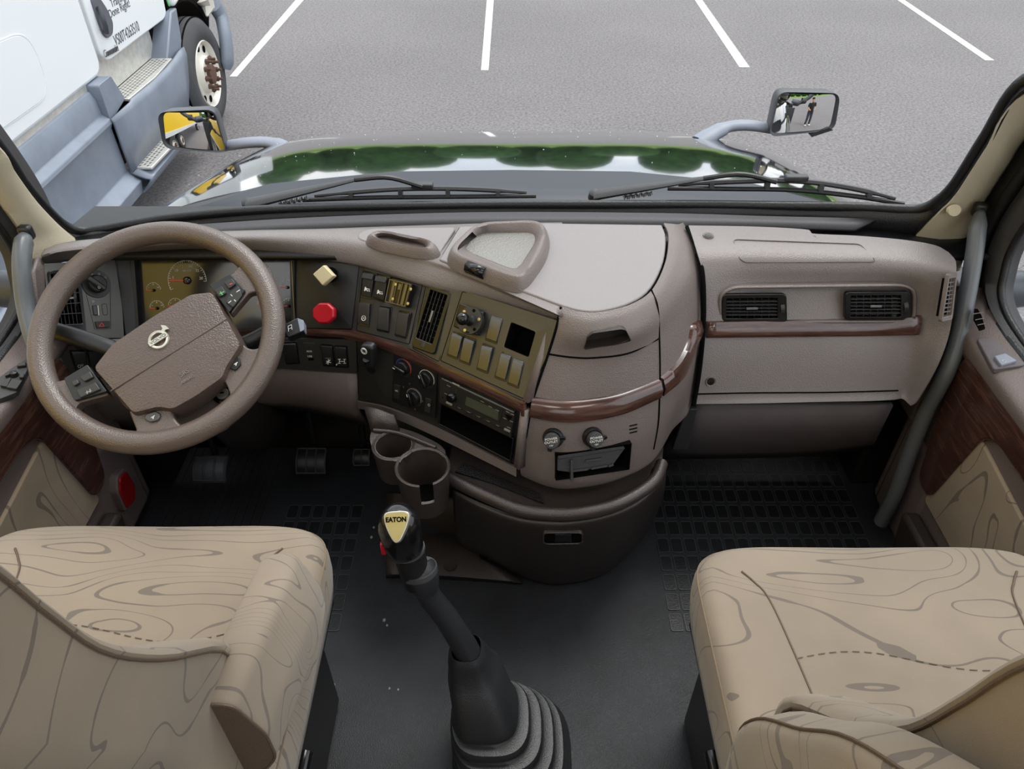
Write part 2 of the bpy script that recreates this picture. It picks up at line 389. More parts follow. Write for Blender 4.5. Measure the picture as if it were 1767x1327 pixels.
# ================= neighbouring white truck =================
TX = -2.95
tr = thing('semi_truck', (TX-.9, 5, GZ), 'white semi truck cab parked alongside with grey side fairings and two steps', 'truck')
def yz(lst, x): return [V((x, y, z)) for y, z in lst]
# cab body with sleeper (rear) and door
body = [(1.2, 2.1), (1.2, -.20), (1.26, -.30), (5.55, -.30), (5.62, -.24), (5.64, 2.1)]
g = G(); g.prism(rnd(yz(body, TX), .06, 4), X_, -2.3, 0); g.build('sleeper_body', M['paint'], tr, bevel=.03, seg=3)
door = [(5.665, 2.1), (5.665, -.20), (5.74, -.255), (6.9, -.265), (7.05, -.20), (7.12, .5), (7.1, 2.1)]
g = G(); g.prism(rnd(yz(door, TX), .05, 3), X_, -2.2, 0); d = g.build('door', M['paint'], tr, bevel=.012, seg=3)
# seam, handle, hatch
hp = Pl(V((TX, 0, 0)), X_)
def quadpix(lst): return hp.pts(lst)
h_out = hp.pts([(154, -4), (170, -4), (182, 14), (193, 38), (193, 58), (184, 67), (176, 60), (165, 30)])
g = G(); g.prism(rnd(h_out, .03), X_, -.01, .012); dh = g.build('door_handle', M['handle'], d, bevel=.006)
g = G(); g.tube([hp.hit(171, 12, .03), hp.hit(177, 30, .05), hp.hit(182, 45, .05), hp.hit(184, 56, .03)], .018, 10); g.build('pull', M['mgrey'], d)
text('Done Right!', hp, 206, 15, .056, M['text'], d, dx=22, dy=-13, h=.002)
text('Training', hp, 203, 0, .056, M['text'], d, dx=22, dy=-13, h=.002)
text('VS00T4263510', hp, 219, 58, .075, M['text'], d, dx=26, dy=-17, h=.002, sx=.72)
bp = hp.pts([(182, 90), (202, 79), (201, 88), (183, 97)])
g = G(); g.prism(bp, X_, 0, .008); bo = g.build('badge', M['steel'], d, bevel=.002)
text('Cascadia', hp.lift(.008), 192, 88, .05, M['text'], bo, dx=20, dy=-10, h=.001)
g = G(); g.prism(rnd(hp.pts([(286, -2), (294, -4), (297, 8), (291, 12)]), .02), X_, 0, .004); g.build('green_sticker', M['green'], d, label='small green sticker')
hat = [(3.2, -.17), (4.80, -.20), (4.90, -.10), (4.90, .12), (4.80, .20), (3.2, .30)]
g = G(); o_ = rnd(yz(hat, TX), .10, 5); c_ = sum(o_, V((0, 0, 0)))/len(o_)
g.ring(o_, [p+(c_-p).normalized()*.012 for p in o_], X_, -.002, .004)
g.prism([p+(c_-p).normalized()*.02 for p in o_], X_, 0, .006); g.build('hatch', M['paint'], tr, bevel=.003)
# silver sill under cab
g = G(); g.abox(TX-.35, TX-.02, 1.2, 5.42, -.36, -.29); g.build('sill', M['tread'], tr, bevel=.01)
# rear fairing: profile lofted along Y
prof = [(-3.06, -.335), (-2.985, -.33), (-2.955, -.345), (-2.93, -.40), (-2.925, -.50), (-2.875, -.535), (-2.87, -.56), (-2.89, -.60), (-2.885, -.93), (-2.83, -.985), (-2.80, -1.0), (-2.82, -1.10), (-3.0, -1.12)]
def fair(y0, y1, name):
    g = G(); g.grid([[V((x, y, z)) for x, z in prof] for y in (y0, y1)])
    k = len(prof); o = len(g.v)-2*k; g.f.append(tuple(range(o, o+k))); g.f.append(tuple(range(o+k, o+2*k)))
    return g.build(name, M['fair'], tr, bevel=.006, angle=30)
fair(1.2, 3.6, 'side_fairing'); fair(3.62, 5.35, 'side_fairing')
# front fairing
g = G()
g.prism(rnd(yz([(5.35, -.30), (5.56, -.30), (5.66, -.50), (5.35, -.56)], -2.88), .02, 3), X_, -.2, 0); g.build('step_surround', M['fair'], tr, bevel=.012)
g = G()
g.prism(yz([(6.62, -.49), (6.95, -.22), (7.08, -.22), (7.0, -.49), (6.94, -.60), (6.6, -.52)], -2.90), X_, -.16, 0)
g.build('step_surround', M['fair'], tr, bevel=.012)
rows = []
for y, zt in ((5.338, -.535), (5.64, -.52), (5.66, -.505), (6.0, -.505), (6.4, -.505), (6.62, -.505), (6.80, -.50), (6.92, -.50)):
    f = min(1, max(0, (y-6.2)/.7)); bul = .05*math.sin(math.pi*min(1, max(0, (y-5.4)/1.4)))
    rows.append([V((-2.88+bul, y, zt)), V((-2.865+bul, y-.02*f, -.56)), V((-2.865+bul*.4, y-.12*f, -.75)), V((-2.86, y-.30*f, -.93))])
g = G(); g.grid(rows); g.build('step_fairing', M['fair'], tr, solid=.02, off=-1, angle=50)
g = G(); g.grid([[V((-2.86, y, -.93)), V((-2.76, y, -.975)), V((-2.72, y, -.985)), V((-2.73, y, -1.02)), V((-2.80, y, -1.10)), V((-3.0, y, -1.10))] for y in (5.338, 5.45, 6.35, 6.7)])
g.build('lower_fairing', M['fair'], tr, solid=.015, off=-1, angle=30)
g = G(); g.abox(-3.9, -3.04, 5.4, 7.0, -1.0, -.3); g.build('chassis', M['hole'], tr)
# riser plates and perforated treads
g = G(); g.abox(-3.06, -3.035, 5.56, 6.72, -.50, -.25); g.build('riser_plate', M['tread'], tr, bevel=.005)
def tread(x0, x1, y0, y1, z):
    g = G(); g.prism([V((x0, y0, z)), V((x1, y0, z)), V((x1+.02, (y0+y1)/2, z)), V((x1-.01, y1, z)), V((x0, y1, z))], Z_, -.02, 0)
    t = g.build('tread', M['tread'], tr, bevel=.004)
    g = G(); r = 0
    for i in range(5):
        n_ = int((y1-y0)/.048)
        for j in range(n_):
            y = y0+.03+(j+.5*(i % 2))*.048; x = x0+.03+i*(x1-x0-.05)/4.6
            if y > y1-.03: continue
            g.prism([V((x-.009, y-.012, z)), V((x+.003, y-.012, z)), V((x+.009, y+.012, z)), V((x-.003, y+.012, z))], Z_, -.001, .0008)
    g.build('perforations', M['dgrey'], t)
tread(-3.035, -2.855, 5.66, 6.62, -.50); tread(-2.92, -2.73, 5.42, 6.5, -.93)
# front wheel
def wheel(parent, c, R=.49, W=.29, ax=X_, name='wheel'):
    wt = bpy.data.objects.new(name, None)
    g = G(); g.lathe(c, ax, [(-W, .29), (-W, .40), (-W*.93, .46), (-W*.8, R*.99), (-W*.5, R), (-W*.2, R*.99), (-.04, .465), (-.008, .43), (0, .36), (-.012, .305), (-.03, .285)], 56)
    t = g.build('tire', M['tire'], parent, angle=50)
    for k in (0.2, .4, .6, .8):
        g = G(); g.lathe(c-ax*(W*k), ax, [(-.006, R*.985), (-.006, R+.001), (.006, R+.001), (.006, R*.985)], 56); g.build('groove', M['hole'], t)
    g = G(); g.lathe(c, ax, [(-.03, .287), (-.018, .293), (-.008, .287), (-.03, .27), (-.06, .262), (-.055, .20), (-.05, .17), (.0, .155), (.005, .10), (-.02, .07), (-.05, .05)], 48)
    rm = g.build('rim', M['rimw'], parent, angle=50)
    y = V((0, 0, 1)); x = ax.cross(y)
    for k in range(10):
        a = 2*math.pi*(k+.5)/10; p = c+(x*math.cos(a)+y*math.sin(a))*.228-ax*.0535
        g = G(); g.lathe(p, ax, [(-.002, 0), (-.002, .031), (.003, .031), (.0035, .029), (.0035, 0)], 18); g.build('hand_hole', M['hole'], rm)
    for k in range(10):
        a = 2*math.pi*k/10; p = c+(x*math.cos(a)+y*math.sin(a))*.132
        g = G(); g.lathe(p, ax, [(0, .024), (.03, .023), (.03, .013), (.065, .012), (.068, 0)], 8); g.build('lug_nut', M['rust'], rm)
    g = G(); g.lathe(c, ax, [(-.02, .09), (.03, .085), (.04, .06), (.035, .03), (.04, 0)], 24); g.build('hub_cap', M['rust'], rm)
wheel(tr, V((-2.84, 7.30, -.85)))
# wheel arch and bumper corner
g = G(); arc = []
for k in range(13):
    a = math.radians(25+k*11.5); arc.append((7.30+math.cos(a)*.60, -.85+math.sin(a)*.62))
g.prism(yz(arc+[(6.95, -.23), (7.0, .0), (7.9, .0), (8.0, -.4)], -2.93), X_, -.7, -.02); g.build('wheel_well', M['hole'], tr)
g = G(); g.prism(rnd(yz([(7.05, -.22), (7.55, -.12), (7.95, -.10), (8.3, .1), (8.3, 1.0), (7.05, 1.0)], -2.90), .06), X_, -1.2, 0); g.build('fender', M['paint'], tr, bevel=.03, seg=3)
g = G(); pth = [at(370, 8, X=-2.86), at(381, 28, X=-2.84), at(388, 60, X=-2.80), at(392, 98, X=-2.80), at(391, 120, X=-2.82)]
g.tube(cat(pth, 14), [.09]*4+[.085]*8+[.07, .05], 12, flat=.7, up=X_); g.build('bumper_end', M['fair'], tr, angle=60)
g = G(); g.tube([at(352, -2, X=-2.9), at(360, 14, X=-2.88), at(357, 28, X=-2.88)], [.09, .06, .01], 8); g.build('bracket', M['rimw'], tr)

# ================= yellow trailer behind it =================
ty = thing('semi_trailer', (-4.2, -6, GZ), 'yellow box trailer behind the white truck, seen mirrored in the hood mirror', 'trailer')
g = G(); g.abox(-5.4, -2.9, -14, 1.12, -.15, 2.9); g.build('box_body', M['yellow'], ty, bevel=.02)
g = G(); g.abox(-5.38, -2.885, -14, 1.12, -.32, -.12); g.build('side_rail', M['paint'], ty)
for yy in (-1.2, -2.4, -9.5):
    wheel(ty, V((-2.95, yy, -.85)), name='trailer_wheel')

# ================= hood of our truck =================
hd = thing('truck_hood', (0, 2.2, .2), 'glossy black truck hood sloping away beyond the windshield, splashed with rain', 'hood')
rows = []
for k in range(26):
    Yk = 1.80+k*.060; dd = Yk-1.65; zc = .682-.067*dd-.165*dd*dd; Wk = 1.065-.16*dd
    rows.append([])
    for j in range(49):
        s_ = -1+2*j/48; s_ = math.copysign(1-(1-abs(s_))**1.25, s_) if abs(s_) < 1 else s_
        q = abs(s_); drop = .50*(1-(max(0, 1-q**5.5))**(1/5.5))
        rows[-1].append(V((Wk*s_, Yk-.24*abs(s_)**3*max(0, 1-k/9), zc-drop)))
g = G(); g.grid(rows); g.build('hood_shell', M['hood'], hd, angle=80)
# side hood rails (thin bright seams) + dust
g = G()
pth = [at(1330, 290, Z=.56), at(1395, 300, Z=.55), at(1440, 312, Z=.56)]
g.grid([[V((x, 1.60-.06*x*x, .655)) for x in (-.86, -.6, -.3, 0, .3, .6, .86)], [V((x, 1.82-.30*abs(x)**3, .672-.05*abs(x)**4)) for x in (-.86, -.6, -.3, 0, .3, .6, .86)]])
g.build('cowl_panel', mat('cowl_blue_grey', (44, 48, 57), .5), hd, solid=.01)
dust = mat('water_drop', (210, 214, 220), .1)
g = G()
for k in range(90):
    Yk = random.uniform(1.8, 2.6); s_ = random.uniform(-.85, .85); dd = Yk-1.65; zc = .682-.067*dd-.165*dd*dd; Wk = 1.065-.16*dd
    drop = .50*(1-(max(0, 1-abs(s_)**5.5))**(1/5.5)); r_ = random.uniform(.0008, .002)
    g.ell(V((Wk*s_, Yk, zc-drop)), X_*r_, Y_*r_, Z_*r_*.5, 6, 4)
o = g.build('water_drops', dust, hd); o['kind'] = 'stuff'

# ================= windshield =================
def yb(x): return 1.605-.10*(x/.93)**2-.03*(x/.93)**4
def ws(x, z, off=0.0): return V((x, yb(x)-(z-.70)*.45-off, z))
def hitw(px, py, off=0.0):
    d = ray(px, py); lo, hi = .3, 4
    f = lambda t: (CAM+d*t).y-(yb((CAM+d*t).x)-((CAM+d*t).z-.70)*.45-off)
    for _ in range(50):
        m = (lo+hi)/2
        if f(m) < 0: lo = m
        else: hi = m
    return CAM+d*lo
g = G(); g.grid([[ws(-.99+1.98*j/30, .56+1.35*i/12) for j in range(31)] for i in range(13)])
o = g.build('window_1', M['glass'], smooth=True, angle=80); struct(o)
# rubber seal around the visible lower edge, carrying on up both pillars
L_ = [(-110, 70), (0, 255), (40, 315), (75, 357), (108, 388), (140, 399), (178, 396), (230, 387), (300, 376), (420, 365), (560, 359), (720, 356), (883, 354), (1050, 354), (1200, 354), (1350, 356), (1480, 358), (1560, 362), (1592, 360), (1620, 346), (1650, 316), (1700, 238), (1767, 140), (1880, -60)]
def side(s_, off): return [ws(s_*x, z, off) for x, z in ((.945, 1.12), (.955, 1.30), (.97, 1.5), (.985, 1.68), (1.0, 1.86))]
sp = side(-1, .012)[::-1]+[hitw(a, b, .012) for a, b in L_[1:-1]]+side(1, .012)
g = G(); g.tube(cat(sp, 220), .0125, 10, up=V((0, .9, .4)), flat=.9); so = g.build('windshield_seal', M['seal'], o, angle=80)
# wider dark bed under the seal at the base
lo = [(-110, 130), (0, 276), (52, 348), (92, 392), (120, 420), (150, 425), (230, 420), (420, 405), (650, 395), (883, 392), (1100, 390), (1350, 395), (1500, 412), (1580, 420), (1610, 395), (1648, 336), (1702, 250), (1767, 152), (1880, -20)]
up = [(-110, 85), (0, 262), (50, 338), (98, 386), (132, 402), (160, 400), (230, 391), (420, 370), (650, 361), (883, 358), (1100, 358), (1350, 360), (1500, 362), (1588, 364), (1622, 348), (1652, 320), (1702, 244), (1767, 146), (1880, -55)]
g = G()
ra = cat(side(-1, .02)[::-1]+[hitw(a, b, .02) for a, b in up[1:-1]]+side(1, .02), 160); rb = cat([p+V((-.012, 0, 0)) for p in side(-1, .035)[::-1]]+[hitw(a, b, .035) for a, b in lo[1:-1]]+[p+V((.012, 0, 0)) for p in side(1, .035)], 160)
g.grid([ra, [(p+q)/2-Y_*.008 for p, q in zip(ra, rb)], rb]); bb = g.build('trim_1', M['seal'], angle=80, solid=.006, off=0); struct(bb)
# plastic ledge between glass and dash
s1 = [(760, 372), (870, 368), (1000, 368), (1150, 369), (1300, 373), (1420, 381), (1500, 385), (1514, 378)]
def ledge(tops, bots, name, parent=None):
    g = G(); a = cat([at(x, y, Z=.716) for x, y in tops], 40); b = cat([at(x, y, Z=.704) for x, y in bots], 40)
    g.grid([a, b]); return g.build(name, M['cowl'], parent, solid=.008, off=0)
lg = ledge([(300, 392), (500, 379), (700, 371), (883, 368), (1150, 370), (1330, 375), (1515, 379)], [(300, 412), (500, 400), (700, 392), (883, 390), (1150, 392), (1330, 394), (1475, 398)], 'trim_2'); struct(lg)
g = G(); g.add([V((-.98, 1.35, .698)), V((.98, 1.35, .698)), V((.98, 1.62, .672)), V((-.98, 1.62, .672))], [(0, 1, 2, 3)]); struct(g.build('trim_3', M['seal'], solid=.01))

# ================= wipers =================
def wiper(px0, knee, pivtip, blade, label, grp='windshield wipers'):
    Yw = lambda p: hitw(p[0], p[1], -.035)
    P0, P1, P2 = Yw(px0), Yw(knee), Yw(pivtip)
    w_ = thing('windshield_wiper', P0, label, 'wiper', grp)
    g = G(); g.tube([P0, P0*.7+P1*.3, P1], [.022, .018, .008], 8, flat=.5, up=Z_); a = g.build('arm', M['dgrey'], w_, angle=60)
    g = G(); g.lathe(P0, V((0, -.4, .9)), [(-.01, .015), (.008, .013), (.012, .007), (.012, 0)], 16); g.build('pivot_nut', M['dgrey'], a)
    g = G(); g.tube(cat([P1, (P1+P2)/2+Z_*.014, P2], 10), .006, 8); g.build('arm_tip', M['blk'], w_)
    sp_ = []; c0 = P0*.72+P1*.28; c1 = P0*.45+P1*.55
    for k in range(60):
        t = k/59; q = c0.lerp(c1, t)-Z_*.018; sp_.append(q+Y_*.005*math.cos(k*1.9)+Z_*.005*math.sin(k*1.9))
    g = G(); g.tube(sp_, .0014, 5); g.build('spring', M['steel'], a)
    B = [Yw(b) for b in blade]; Bc = cat(B, 24)
    g = G(); g.tube(Bc, .0055, 8); bl = g.build('blade', M['blk'], w_)
    g = G(); up_ = [p+Z_*.02*math.sin(math.pi*(i+2)/27)+Y_*.004 for i, p in enumerate(Bc)]; g.tube(up_[1:-1], [.004]*3+[.006]*16+[.004]*3, 6)
    for i in (4, 9, 14, 19): g.bar(Bc[i], up_[i], X_, .014, .010)
    g.build('blade_frame', M['dgrey'], w_)
    g = G(); g.box((up_[11]+up_[12])/2+Z_*.008, X_, Y_, Z_, .05, .02, .012); g.build('blade_clip', M['dgrey'], w_, bevel=.003)
    return w_
wiper((428, 352), (612, 310), (728, 322), [(522, 345), (640, 341), (730, 340), (830, 339), (925, 338)], 'black windshield wiper on the steering wheel side, arm reaching right over the hood')
wiper((1026, 336), (1214, 308), (1340, 314), [(1152, 325), (1260, 326), (1370, 328), (1470, 338), (1560, 352)], 'black windshield wiper on the passenger side, arm reaching right over the hood')

# ================= hood mirrors =================
def mirror(face, glassq, armpts, Yf, label, nrm):
    c0 = at(sum(p[0] for p in face)/4, sum(p[1] for p in face)/4, Y=Yf)
    dn_ = (c0-CAM).normalized(); rn_ = (nrm-c0).normalized(); pl = Pl(c0, (rn_-dn_).normalized())
    c = pl.p
    t = thing('hood_mirror', c, label, 'mirror', 'hood mirrors')
    n = pl.n
    F = rnd(pl.pts(face), .03, 5); I = rnd(pl.pts(glassq), .02, 5)
    F = orient(F, n); I = orient(I, n)
    g = G(); cc = sum(F, V((0, 0, 0)))/len(F)
    rows = [F, [p+n*.004 for p in F], [p*.15+q*.85 for p, q in zip(F, I)], [q-n*.004 for q in I]]
    rows = [[cc+(p-cc)*.75-n*.085 for p in F], [cc+(p-cc)*.93-n*.06 for p in F], [p-n*.01 for p in F]]+rows
    g.grid(rows, cu=True); k = len(F); o0 = len(g.v)-len(rows)*k; g.f.append(tuple(range(o0, o0+k)))
    g.build('housing', M['mgrey'], t, angle=50)
    # slightly domed glass
    ci = sum(I, V((0, 0, 0)))/len(I); rows = []
    RAD = .60
    I2 = []
    for i in range(len(I)):
        a_, b_ = I[i], I[(i+1) % len(I)]; m_ = max(1, int((b_-a_).length/.006)); I2 += [a_.lerp(b_, k_/m_) for k_ in range(m_)]
    I = I2
    for q in range(25):
        s_ = max(.001, 1-q/24); rows.append([ci+(p-ci)*s_+n*(.006-((p-ci)*s_).length**2/(2*RAD)) for p in I])
    g = G(); g.grid(rows, cu=True); g.build('mirror_glass', M['mirror'], t, angle=80)
    return t, pl
mt, pl1 = mirror([(271, 193), (371, 188), (393, 264), (283, 256)], [(281, 194), (369, 194), (389, 261), (287, 251)], None, 2.35, 'grey hood mirror on the steering wheel side reflecting the yellow trailer', V((-2.5, -3.5, -.45)))
a = [pl1.hit(388, 252, -.05), at(430, 246, Y=2.38), at(465, 246, Y=2.38), at(492, 256, Y=2.36), at(518, 275, Y=2.33)]
g = G(); g.tube(cat(a, 14), [.026]*8+[.032]*3+[.036]*3, 12, flat=.6, up=Z_); g.build('mirror_arm', M['arm'], mt, angle=70)
mt, pl2 = mirror([(1342, 158), (1450, 160), (1440, 224), (1325, 236)], [(1346, 161), (1444, 163), (1432, 222), (1330, 231)], None, 2.35, 'grey hood mirror on the passenger side reflecting a standing person', V((3.1, -3.0, -.60)))
a = [pl2.hit(1332, 222, -.05), at(1290, 216, Y=2.38), at(1256, 219, Y=2.38), at(1232, 230, Y=2.36), at(1205, 247, Y=2.33)]
g = G(); g.tube(cat(a, 14), [.026]*8+[.032]*3+[.036]*3, 12, flat=.6, up=Z_); g.build('mirror_arm', M['arm'], mt, angle=70)
g = G(); g.prism(pl2.pts([(1396, 231), (1430, 220), (1437, 224), (1400, 236)]), pl2.n, -.02, .004); g.build('broken_edge', M['blk'], mt, label='cracked loose lower rim')
def pix(lst, Z=None, Y=None, X=None): return [at(a, b, Z=Z, Y=Y, X=X) for a, b in lst]
def boolcut(o, cutter, solver='EXACT'):
    me = bpy.data.meshes.new('cut'); me.from_pydata(cutter.v, [], cutter.f); me.update()
    import bmesh
    bm = bmesh.new(); bm.from_mesh(me); bmesh.ops.recalc_face_normals(bm, faces=bm.faces); bm.to_mesh(me); bm.free()
    c = bpy.data.objects.new('cut', me); COL.objects.link(c)
    m = o.modifiers.new('b', 'BOOLEAN'); m.operation = 'DIFFERENCE'; m.object = c; m.solver = solver
    bpy.context.view_layer.update()
    dg = bpy.context.evaluated_depsgraph_get()
    nm = bpy.data.meshes.new_from_object(o.evaluated_get(dg))
    o.modifiers.clear(); o.data = nm; bpy.data.objects.remove(c)
    nm.set_sharp_from_angle(angle=math.radians(35))
# ================= dashboard body =================
dash = thing('dashboard', (0, 1.3, .7), 'brown grained dashboard curving from the steering wheel round to the bulging centre console', 'dashboard')
rear = [(78, 432), (130, 418), (300, 405), (420, 400), (560, 397), (640, 394), (760, 390), (860, 387), (970, 386)]
nose = [(72, 444), (120, 434), (300, 421), (420, 417), (520, 420), (614, 428), (756, 462), (879, 508), (969, 543)]
seam = [(72, 441), (120, 430), (300, 414), (420, 408), (530, 406), (614, 411), (756, 447), (879, 494), (969, 528)]
brow = [(76, 458), (130, 446), (300, 431), (420, 433), (520, 441), (623, 456), (728, 488), (838, 517), (965, 560)]
rows = [cat(pix(rear, Z=.722), 70), cat(pix(seam, Z=.730), 70), cat(pix(nose, Z=.722), 70), cat(pix(brow, Z=.692), 70)]
rows.append([p+V((-.004, .016, -.008)) for p in rows[-1]])
rows = [list(r) for r in zip(*[cat(list(c), 16) for c in zip(*rows)])]
g = G(); g.grid(rows); g.build('top_pad', M['pad'], dash, solid=.006, off=0, angle=80)
lidp = [(756, 447), (820, 471), (879, 494), (969, 528), (1000, 536), (1035, 537), (1085, 524), (1122, 499), (1145, 453), (1150, 410), (1143, 387), (940, 384), (792, 390)]
LZ = .7365
g = G(); lp = pix(lidp, Z=LZ); lc = cat(lp, 90, True)
def inner(pts, d):
    c = sum(pts, V((0, 0, 0)))/len(pts); return [p+(c-p).normalized()*d for p in pts]
lq = [lp[0]]+cat(lp[0:4], 8)[1:-1]+cat(lp[3:11], 30)+[lp[11], lp[12]]
g.prism(inner(lq, .002), Z_, -.012, 0); g.build('lid_panel', M['lid'], dash, bevel=.003, seg=3)
g = G(); g.prism(lq, Z_, -.02, -.004); g.build('seam_gap', M['hole'], dash)
lf = pix([(614, 411), (640, 420), (700, 436), (754, 446.5), (789, 391), (700, 392), (640, 393), (618, 400)], Z=LZ-.002)
g = G(); g.prism(rnd(inner(lf, .002), .012), Z_, -.012, 0); g.build('lid_panel', M['lid'], dash, bevel=.003, seg=3)
# console shell
R = [(.733, [(969, 529), (1000, 538), (1035, 539), (1087, 526), (1125, 500), (1148, 452), (1153, 408), (1145, 386)]),
     (.724, [(965, 545), (1000, 556), (1037, 556), (1096, 541), (1140, 508), (1166, 456), (1174, 415), (1168, 388)]),
     (.700, [(958, 572), (992, 583), (1034, 585), (1094, 574), (1143, 541), (1180, 490), (1200, 440), (1184, 390)]),
     (.66, [(946, 612), (985, 617), (1025, 618), (1085, 610), (1139, 583), (1183, 535), (1211, 484), (1212, 450)]),
     (.61, [(931, 663), (970, 671), (1010, 671), (1075, 661), (1139, 632), (1187, 580), (1213, 530), (1214, 505)]),
     (.56, [(915, 712), (960, 721), (1003, 721), (1071, 708), (1139, 679), (1189, 622), (1210, 575), (1213, 550)]),
     (.50, [(906, 762), (948, 775), (992, 778), (1064, 764), (1134, 733), (1180, 675), (1201, 630), (1206, 610)]),
     (.44, [(899, 805), (942, 820), (987, 825), (1060, 811), (1125, 780), (1166, 722), (1190, 690), (1197, 670)]),
     (.415, [(900, 818), (942, 834), (987, 839), (1060, 826), (1124, 795), (1160, 740), (1184, 715), (1190, 700)]),
     (.405, [(905, 822), (945, 838), (987, 842), (1058, 829), (1120, 797), (1155, 745), (1180, 720), (1186, 705)])]
def csurf(Zs, nu=60): return [cat(pix(p, Z=z), nu) for z, p in Zs]
rows = csurf(R); rows = [list(r) for r in zip(*[cat(list(c), 40) for c in zip(*rows)])]
g = G(); g.grid(rows); cshell = g.build('console_shell', M['brown'], dash, solid=.003, off=0, angle=80)
CR = rows
def cpoint(px, py, h=0.0):
    """nearest point of the console shell to a sight line, pushed out by h"""
    best = None
    d = ray(px, py).normalized()
    for i in range(len(CR)-1):
        for j in range(len(CR[0])-1):
            q = CR[i][j]-CAM; e = (q-d*q.dot(d)).length
            if best is None or e < best[0]: best = (e, i, j)
    i, j = best[1], best[2]; i2 = max(i, 1); j2 = max(j, 1)
    n = (CR[i2+1][j2]-CR[i2-1][j2]).cross(CR[i2][j2+1]-CR[i2][j2-1]).normalized()
    if n.dot(CAM-CR[i][j]) < 0: n = -n
    pl = Pl(CR[i][j]+n*h, n); return pl.hit(px, py), pl
def cpath(lst, n=24, h=.0): return cat([cpoint(a, b, h+.004)[0] for a, b in lst], n)
# wood band round the console, in two lengths
def band(top, bot, name, h=.006):
    a = cpath(top, 30); b = cpath(bot, 30); rr = []
    for p, q in zip(a, b):
        m = (p+q)/2; o_ = (m-V((.05, 1.35, m.z))); o_.z = 0; o_ = o_.normalized()
        rr.append([p-o_*.004, p+o_*h, m+o_*(h+.005), q+o_*h, q-o_*.004])
    g = G(); g.grid([list(r) for r in zip(*[x for x in rr])]); return g.build(name, M['wood'], dash, angle=60)
band([(918, 686), (960, 692), (1003, 691), (1071, 680), (1137, 655)], [(913, 716), (960, 724), (1003, 724), (1071, 712), (1137, 684)], 'wood_trim')
band([(1141, 652), (1170, 625), (1188, 590), (1195, 562), (1206, 553)], [(1141, 681), (1176, 650), (1194, 610), (1200, 592), (1208, 580)], 'wood_trim')
def line(pts, name='seam_gap', r=.0018, h=-.002, mat_='hole', n=40):
    g = G(); g.tube(cpath(pts, n, h), r, 6); return g.build(name, M[mat_], dash)
line([(1124, 500), (1135, 530), (1138, 585), (1139, 640), (1138, 690), (1136, 730), (1128, 775)])
line([(946, 611), (985, 616.5), (1025, 617.5), (1085, 609.5), (1138, 584)])
line([(968, 530), (960, 565), (946, 611), (921, 685), (909, 745), (899, 806)], r=.0025)
# hollow grab slot
_, pl = cpoint(1045, 590)
slot = [(1008, 603), (1014, 582), (1023, 575), (1072, 568), (1080, 570), (1089, 588), (1060, 596)]
so = rnd(pl.pts(slot), .004)
c = G(); c.prism(so, pl.n, -.03, .03); 
# open ash bin
_, pa = cpoint(1010, 800)
ash = [(959, 784), (1090, 765), (1086, 810), (959, 829)]
c2 = G(); c2.prism(pa.pts(ash), pa.n, -.03, .03)
try:
    boolcut(cshell, c); boolcut(cshell, c2)
except Exception as e: print('bool', e)
g = G(); g.ring(inner(so, -.0005), so, pl.n, -.03, .0005); g.prism(so, pl.n, -.032, -.026); g.build('grab_slot', M['dbin'], dash)
g = G(); q = pa.pts(ash); g.ring(q, inner(q, .001), pa.n, -.07, .001); g.prism(q, pa.n, -.075, -.069); g.build('bin_lining', M['hole'], dash)
# dangling black flap in the ash bin
fl = Pl(pa.hit(1010, 795, -.006), (pa.n+Z_*.25))
fo = thing('ashtray_flap', fl.p, 'loose black plastic flap hanging tilted in the open console bin', 'flap')
g = G(); g.prism(rnd(fl.pts([(961, 786), (1076, 769), (1078, 774), (1056, 804), (986, 815), (961, 812)]), .003), fl.n, -.003, .001); f1 = g.build('panel', M['dgrey'], fo, bevel=.001)
g = G(); g.prism(fl.pts([(983, 792), (987, 792), (988, 828), (983, 828)]), fl.n, .0, .008); g.build('rib', M['dgrey'], fo, bevel=.001)
g = G(); g.prism(fl.pts([(961, 785), (1075, 768), (1077, 773), (962, 791)]), fl.n, .001, .006); g.build('lip', M['cowl'], fo, bevel=.001)
g = G()
for a, b in (((988, 812), (1014, 809)), ((1020, 808), (1048, 803)), ((1050, 804), (1058, 801)), ((1010, 795), (1038, 791))): g.bar(fl.hit(*a, .003), fl.hit(*b, .003), fl.n, .004, .006)
g.build('hinge_tabs', M['cowl'], fo)
# vent slits
_, pv = cpoint(1092, 742)
for a in (735, 741, 747):
    g = G(); g.bar(pv.hit(1086, a, .001), pv.hit(1099, a-3, .001), pv.n, .0022, .003); g.build('slit', M['hole'], dash)
